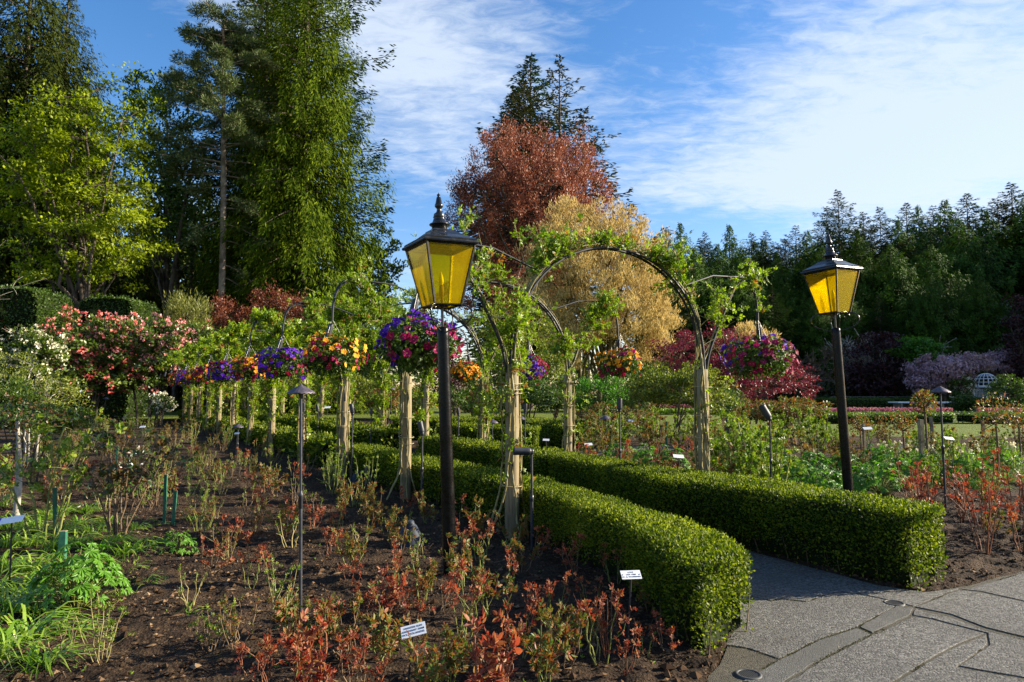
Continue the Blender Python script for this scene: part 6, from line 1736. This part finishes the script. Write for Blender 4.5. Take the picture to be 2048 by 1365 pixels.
# special tall roses
def tall_rose(label, base, canes, leaf_m, cm_, ntip, leaflet, r, spread_leaf=.22):
    t = thing('tall_rose', label, 'rose bush', base); c_ = MB(); lm = MB()
    ends = []
    for (ex, ey, ez, bx) in canes:
        p = bez([bx, 0, -.04], [bx + ex * .25, ey * .3, ez * .5], [bx + ex, ey, ez], 10); p[1:-1] += rng.normal(0, .010, (8, 3)); tube(c_, p, np.linspace(r, r * .6, 10), 7); ends.append(p)
        n = 40; i = rng.integers(0, 9, n); u = rng.random((n, 1)); tp = p[i] * (1 - u) + p[i + 1] * u; td = unit(rnd_dir(n) * np.array([1, 1, .2])); scatter(c_, tp + td * r * .7, td, rnd_dir(n), r * 1.8, r * 1.3, T_QUAD)
    for k in range(ntip):
        p = ends[int(rng.integers(len(ends)))]; q = p[int(rng.integers(6, 10))] + rng.normal(0, spread_leaf, 3) * np.array([1, 1, .35]); s0 = p[int(rng.integers(6, 10))]
        tube(c_, bez(s0, (s0 + q) / 2 + [0, 0, .03], q, 4), np.linspace(r * .35, r * .18, 4), 4, cap=False)
        n = 6; P = q + rng.normal(0, .035, (n, 3)); B = unit(rnd_dir(n) + np.array([0, 0, .25])); sd = unit(np.cross(B, rnd_dir(n))); ll = leaflet * rng.uniform(.7, 1.3, n)
        for al, s_ in ((1.3, 0), (.8, .8), (.8, -.8), (.3, .7), (.3, -.7)):
            scatter(lm, P + B * (ll * al * .7)[:, None], unit(B * .6 + sd * s_ + (B if s_ == 0 else 0 * B)), unit(np.cross(B, sd)), ll, ll * .6, T_HEX)
    part('canes', c_, t, mats=M[cm_]); part('leaves', lm, t, 'stuff', mats=M[leaf_m])
tall_rose('tall rose with reddish thorny canes and dark leaves on top, amid the grassy leaves', G(235, 1082), [(-.22, .1, 1.02, 0), (.02, 0, 1.1, .02), (.30, .1, 1.12, .05), (.16, -.1, 1.05, .03), (.46, .1, .95, .05), (-.42, .1, .80, -.05), (.12, .1, 1.0, -.06), (-.08, .1, .7, -.1)], 'rose_dark', 'cane_brown', 42, .042, .0115, .17)
tall_rose('tall rose with bright green thorny canes by the pale knotty trunk', G(80, 1092), [(-.28, 0, .95, 0), (-.45, 0, .8, -.05), (.10, .1, 1.15, .02), (.02, 0, 1.0, .05), (.35, .1, 1.2, .1), (.28, 0, .95, .15), (-.6, .1, 1.05, -.1)], 'rose_green', 'cane_green', 40, .042, .0115, .18)
# small standard roses by the lawn
for px, D, py_top, w_, lab in ((1845, 11.0, 790, .17, 'small standard rose with a round leafy head tied to the grey square stake'), (1985, 11.5, 800, .30, 'wider standard rose with orange tipped leaves by the edge of the lawn'), (1800, 14, 830, .25, 'standard rose with bronze leaves in front of the lawn'), (2030, 14, 815, .25, 'standard rose with bronze leaves at the very edge by the lawn'), (1715, 15, 835, .22, 'low standard rose just past the farther lamp post')):
    t = thing('standard_rose', lab, 'rose', PX(px, D)); h = HT(py_top, D); tm = MB(); hs = h - w_ * 1.3
    tube(tm, bez([0, 0, -.1], [.03, 0, hs * .5], [0, 0, hs], 6), np.linspace(.022, .016, 6), 7)
    for q in range(12):
        d = unit(rnd_dir(1)[0] + np.array([0, 0, .9])); tube(tm, bez([0, 0, hs], np.array([0, 0, hs]) + d * w_ * .5, np.array([0, 0, hs]) + d * w_ * 1.2, 4), [.01, .007, .005, .003], 4)
    part('stem', tm, t, mats=M['cane_brown'])
    cm = MB(); n = 420; o = rnd_dir(n) * (rng.random((n, 1)) ** .4) * w_ * 1.1; P = o + np.array([0, 0, hs + w_ * .6]); scatter(cm, P, unit(o + rnd_dir(n) * w_), rnd_dir(n) + np.array([0, 0, .8]), .05, .03, T_HEX); part('leaves', cm, t, 'stuff', mats=M['rose_mix'])

# ------------------------------------------------------------------ grassy clumps
def strap_proto(seed, n, L, w_, arch=1.0):
    global rng
    save = rng; rng = np.random.default_rng(seed)
    mb = MB(); K = 6
    a = rng.uniform(0, 6.28, n); l = L * rng.uniform(.5, 1.15, n); r0 = rng.uniform(0, .05, n); up = rng.uniform(.5, 1.3, n)
    s_ = np.linspace(0, 1, K)
    x = r0[:, None] + l[:, None] * (s_ * .35 * arch + .45 * arch * s_ ** 2.2)[None]; zz = l[:, None] * (up[:, None] * s_ - (up[:, None] * .75 + .05) * s_ ** 2.4) + 0
    wd = (w_ * rng.uniform(.7, 1.2, n))[:, None] * np.array([.8, 1, .95, .8, .5, .05])[None]
    ca, sa = np.cos(a)[:, None], np.sin(a)[:, None]
    bx = rng.normal(0, .03, n)[:, None]; by = rng.normal(0, .03, n)[:, None]
    C = np.stack([bx + x * ca, by + x * sa, zz - .01], -1); S = np.stack([-sa * wd, ca * wd, wd * .25], -1)
    V = np.stack([C - S / 2, C + S / 2], 2).reshape(-1, 3)
    i = (np.arange(n)[:, None] * K + np.arange(K - 1)[None]) * 2
    f = np.stack([i, i + 1, i + 3, i + 2], -1).reshape(-1, 4); mb.add(V, f)
    rng = save
    return [('leaves', mb.mesh('leaves', M['grass']), 'stuff')]
SG = [strap_proto(300 + k, 70, .34, .012) for k in range(4)]; SGs = [strap_proto(310 + k, 40, .22, .007) for k in range(3)]
glist = [(45, 1300, 1.1, 0), (10, 1240, 1.0, 0), (90, 1345, .8, 0), (140, 1290, .7, 0), (10, 1150, 1, 0), (60, 1150, .9, 0), (20, 1100, .9, 0), (100, 1110, .9, 0), (150, 1100, .8, 0), (70, 1070, .9, 0), (160, 1060, .8, 0), (200, 1110, .8, 0), (255, 1120, .9, 0), (290, 1110, .8, 0),
         (290, 1175, .7, 1), (260, 1150, .8, 1), (30, 1060, .9, 0), (5, 1020, .9, 0), (120, 1035, .8, 0), (175, 1030, .8, 0), (215, 1060, .8, 0), (270, 1070, .7, 0), (385, 1045, .7, 1), (310, 1090, .7, 1), (90, 1180, .8, 0), (240, 1200, .6, 1), (375, 1240, .6, 1), (210, 1000, .9, 1), (-20, 1200, 1.1, 0), (-10, 1330, 1, 0), (40, 1200, .9, 0), (75, 1240, .8, 0), (130, 1075, .8, 0), (185, 1075, .8, 0), (230, 1095, .8, 0), (320, 1060, .6, 1), (150, 1150, .9, 0), (210, 1150, .7, 1), (95, 1040, .8, 0), (50, 1100, .9, 0), (0, 1060, .9, 0)]
seen = {}
for px, py, sc, k in glist:
    p = G(px, py); zone = 'at the bottom corner' if py > 1230 else 'around the large leafy clump' if px < 130 or py > 1140 else 'between the tall rose canes'
    n_ = seen.get(zone, 0); seen[zone] = n_ + 1
    late(copies((SGs if k else SG)[int(rng.integers(3))], 'grassy_clump', 'grassy clump', 'grassy plant', (p.x, p.y, .02), rng.uniform(0, 6), f'grassy clumps {zone}', sc * 1.2), ('small' if k else 'arching') + ' grassy green clump')
for k in range(44):
    px = rng.uniform(1560, 2080) if k < 26 else rng.uniform(1180, 1560); D = rng.uniform(9.6, 14) ; x = X(px, D)
    rel = np.array([x, D]) - L1
    if rel @ NN < 2.9: continue
    late(copies(SG[k % 4], 'grassy_clump', 'grassy clump', 'grassy plant', (x, D, .02), k, 'grassy clumps toward the lawn', rng.uniform(.9, 1.4)), 'blue-green grassy clump')

# ------------------------------------------------------------------ plants with large lobed leaves
def palmate_mesh(seed):
    r_ = np.random.default_rng(seed); V = [(0, 0, 0)]; tips = []
    for k, (a, l) in enumerate(((-125, .62), (-62, .9), (0, 1.0), (62, .9), (125, .62))):
        for da, lm_ in ((-24, .55), (-15, .78), (-9, .72), (-4, 1.0), (4, .99), (9, .72), (15, .78), (24, .55)):
            aa = RAD(90 + a + da * (1.0)); q = l * lm_ * r_.uniform(.94, 1.06); V.append((q * math.cos(aa), q * math.sin(aa), .10 * q * math.sin(da * .25 + k) - .20 * q * q))
    mb = MB(); n = len(V) - 1
    mb.add(V, [(0, i + 1, i + 2) for i in range(n - 1)], 0, False)
    # thickness: a second skin just under the first
    return mb.mesh('leaf', M['palmate'])
PL = [palmate_mesh(k) for k in range(4)]
def lobed_plant(label, base, R, H, nleaf, size, rs, parts=True, name='lobed_leaf_plant'):
    t = thing(name, label, 'plant', base, 0, None if parts else 'plants with lobed leaves toward the lawn'); st = MB(); lm = MB()
    for k in range(nleaf):
        a = rng.uniform(0, 6.28); rr = R * rng.uniform(.1, 1) ** .6; h = H * (1 - .75 * (rr / R) ** 1.6) * rng.uniform(.75, 1.1) + .03
        e = np.array([rr * math.cos(a), rr * math.sin(a), h]); 
        tube(st, bez([.02 * math.cos(a), .02 * math.sin(a), 0], [e[0] * .3, e[1] * .3, h * .8], e, 5), np.linspace(.0035, .002, 5) * (size / .08), 4, cap=False)
        nrm = Vector((e[0] * .9 / R * .9, e[1] * .9 / R * .9, .75)) + Vector(rng.normal(0, .2, 3)); nrm.normalize(); out = Vector((math.cos(a), math.sin(a), -.3))
        y = (out - nrm * out.dot(nrm)).normalized(); x = y.cross(nrm)
        s_ = size * rng.uniform(.7, 1.25); mt = Matrix(((x.x, y.x, nrm.x, e[0]), (x.y, y.y, nrm.y, e[1]), (x.z, y.z, nrm.z, e[2]), (0, 0, 0, 1))) @ Matrix.Scale(s_, 4)
        me = PL[k % 4]
        if parts: o = part('leaf', me, t); o.matrix_local = mt
        else: lm.add(np.array([mt @ v.co for v in me.vertices]), np.array([p_.vertices[:] for p_ in me.polygons]))
    part('stems', st, t, mats=M['cane_green'])
    if not parts: part('leaves', lm, t, 'stuff', mats=M['palmate']); late(t, 'mound of lobed green leaves')
lobed_plant('large clump of deeply lobed bright green leaves in front of the short green stake', G(152, 1228), .31, .47, 125, .066, 1)
lobed_plant('small clump of lobed green leaves at the foot of the two green stakes', G(357, 1118), .16, .25, 48, .046, 1)
lobed_plant('light green leafy tuft behind the tall rose canes', G(245, 1000), .18, .30, 26, .05, 1)
for k, (px, D) in enumerate(((1590, 10.4), (1640, 9.3), (1620, 9.9), (1750, 9.9), (1700, 9.9), (1560, 10.6), (1530, 11.2), (1780, 10.8), (1860, 11.4), (1560, 12), (1620, 12.2), (1680, 12.4), (1470, 12), (1775, 12), (1830, 12.5), (1930, 11), (1990, 12), (1745, 13.5), (1290, 13.2), (1340, 12.4), (1240, 14))):
    lobed_plant('mound of fresh green lobed leaves in the bed toward the lawn', PX(px, D), rng.uniform(.32, .46), rng.uniform(.42, .62), 80, .085, 1, False)

# ------------------------------------------------------------------ pale flowers and small extras
def daffs(label, px, D, n, mat, w_):
    t = thing('flower_clump', label, 'flowers', PX(px, D)); lm, fm = MB(), MB()
    P = rng.normal(0, 1, (n, 3)) * np.array([w_, w_ * .6, .05]) + np.array([0, 0, .38])
    for k in range(5): scatter(fm, P, unit(rnd_dir(n) + np.array([0, -.6, .2])), rnd_dir(n), .05, .05, T_FOLD)
    for k in range(4): scatter(lm, P * np.array([1, 1, 0]), unit(rng.normal(0, .25, (n, 3)) + np.array([0, 0, 1])), rnd_dir(n), .4, .02, T_QUAD)
    part('blooms', fm, t, 'stuff', mats=M[mat]); part('leaves', lm, t, 'stuff', mats=M['grass'])
daffs('cream peach narcissus clump under the leaning stake by the lawn', 1880, 13.5, 40, 'fl_cream', .4)
daffs('cream peach narcissus clump beside the farther lamp post', 1810, 14.5, 40, 'fl_cream', .4)
daffs('cream narcissus clump at the edge of the bed by the lawn', 1985, 15, 30, 'fl_cream', .4)
t = thing('magenta_flower', 'single small magenta flower head on a short stem at the edge', 'flower', G(25, 1000)); fm = MB(); n = 30
P = rnd_dir(n) * .04 + np.array([0, 0, .33]); scatter(fm, P, rnd_dir(n), rnd_dir(n), .035, .03, T_FOLD); part('bloom', fm, t, 'stuff', mats=M['fl_magenta']); st = MB(); tube(st, [(0, 0, -.02), (.01, 0, .15), (0, 0, .33)], .004, 5); part('stem', st, t, mats=M['cane_green'])
# weeds and seedlings
wm = MB(); n = 500; x = rng.uniform(-5, 3, n); y = rng.uniform(3, 13, n); ok = ~inside(x, y, PAVE); x, y = x[ok], y[ok]; n = len(x); z_ = soil_z(x, y)
for k in range(4): scatter(wm, np.stack([x, y, z_], 1), unit(rng.normal(0, .7, (n, 3)) + np.array([0, 0, .6])), rnd_dir(n) + np.array([0, 0, 1]), .022, .009, T_FOLD)
struct('seedling_weeds', wm, M['grass'], 'stuff', 'tiny green seedlings scattered on the bare soil')
# fallen twigs and prunings
tw = MB(); n = 420
for k in range(n):
    x, y = rng.uniform(-5, 4.5), rng.uniform(2.8, 11)
    if inside(np.array([x]), np.array([y]), PAVE)[0]: continue
    a = rng.uniform(0, 6.28); L = rng.uniform(.03, .14); z0 = float(soil_z(np.array([x]), np.array([y]))[0]) + .006; tube(tw, [(x, y, z0), (x + L * math.cos(a), y + L * math.sin(a), z0 + rng.uniform(0, .012))], .0022, 4)
struct('fallen_twigs', tw, M['cane_brown'], 'stuff', 'broken twigs and prunings lying on the bare soil')

name_late()
# leaf litter under the hedges and on the paving, moss in the joints
lm = MB(); n = 1500
ed = np.concatenate([resample(np.array(HL), .02), resample(np.array(HR), .02), resample(np.array(RL), .02), resample(np.array(RR), .02)])
q = ed[rng.integers(0, len(ed), n)] + rng.normal(0, .10, (n, 2)) * rng.random((n, 1)) * 2
n2 = 160; q = np.concatenate([q, np.column_stack([rng.uniform(1.4, 5, n2), rng.uniform(3.2, 5.6, n2)])]); n = len(q)
ins = inside(q[:, 0], q[:, 1], PAVE); zq = np.where(ins, .037, soil_z(q[:, 0], q[:, 1]) + .006)
scatter(lm, np.column_stack([q, zq]), unit(rnd_dir(n) * np.array([1, 1, .12])), rnd_dir(n) * .3 + np.array([0, 0, 1]), .014 * rng.uniform(.6, 1.5, n), .008, T_FOLD)
struct('leaf_litter', lm, M['litter'], 'stuff', 'fallen box leaves and crumbs along the hedge feet and on the paving')
mm = MB(); pts = []
for nm, poly, mat in slabs:
    pp = resample(np.array([p_[:2] for p_ in poly] + [poly[0][:2]]), .01); pts.append(pp)
pts = np.concatenate(pts); pts = pts[(pts[:, 1] < 6.5) & (pts[:, 0] > .8)]
kq = fbm(pts[:, 0] * 2.5, pts[:, 1] * 2.5, 3, 91) > .52; pts = pts[kq]
k_ = rng.integers(0, len(pts), 5200); P = pts[k_] + rng.normal(0, .005, (5200, 2)); P = np.column_stack([P, np.full(5200, .0275)])
scatter(mm, P, unit(rng.normal(0, .8, (5200, 3)) + np.array([0, 0, .5])), rnd_dir(5200), .009, .005, T_QUAD)
struct('joint_moss', mm, M['moss'], 'stuff', 'moss and dirt growing in the joints of the paving')
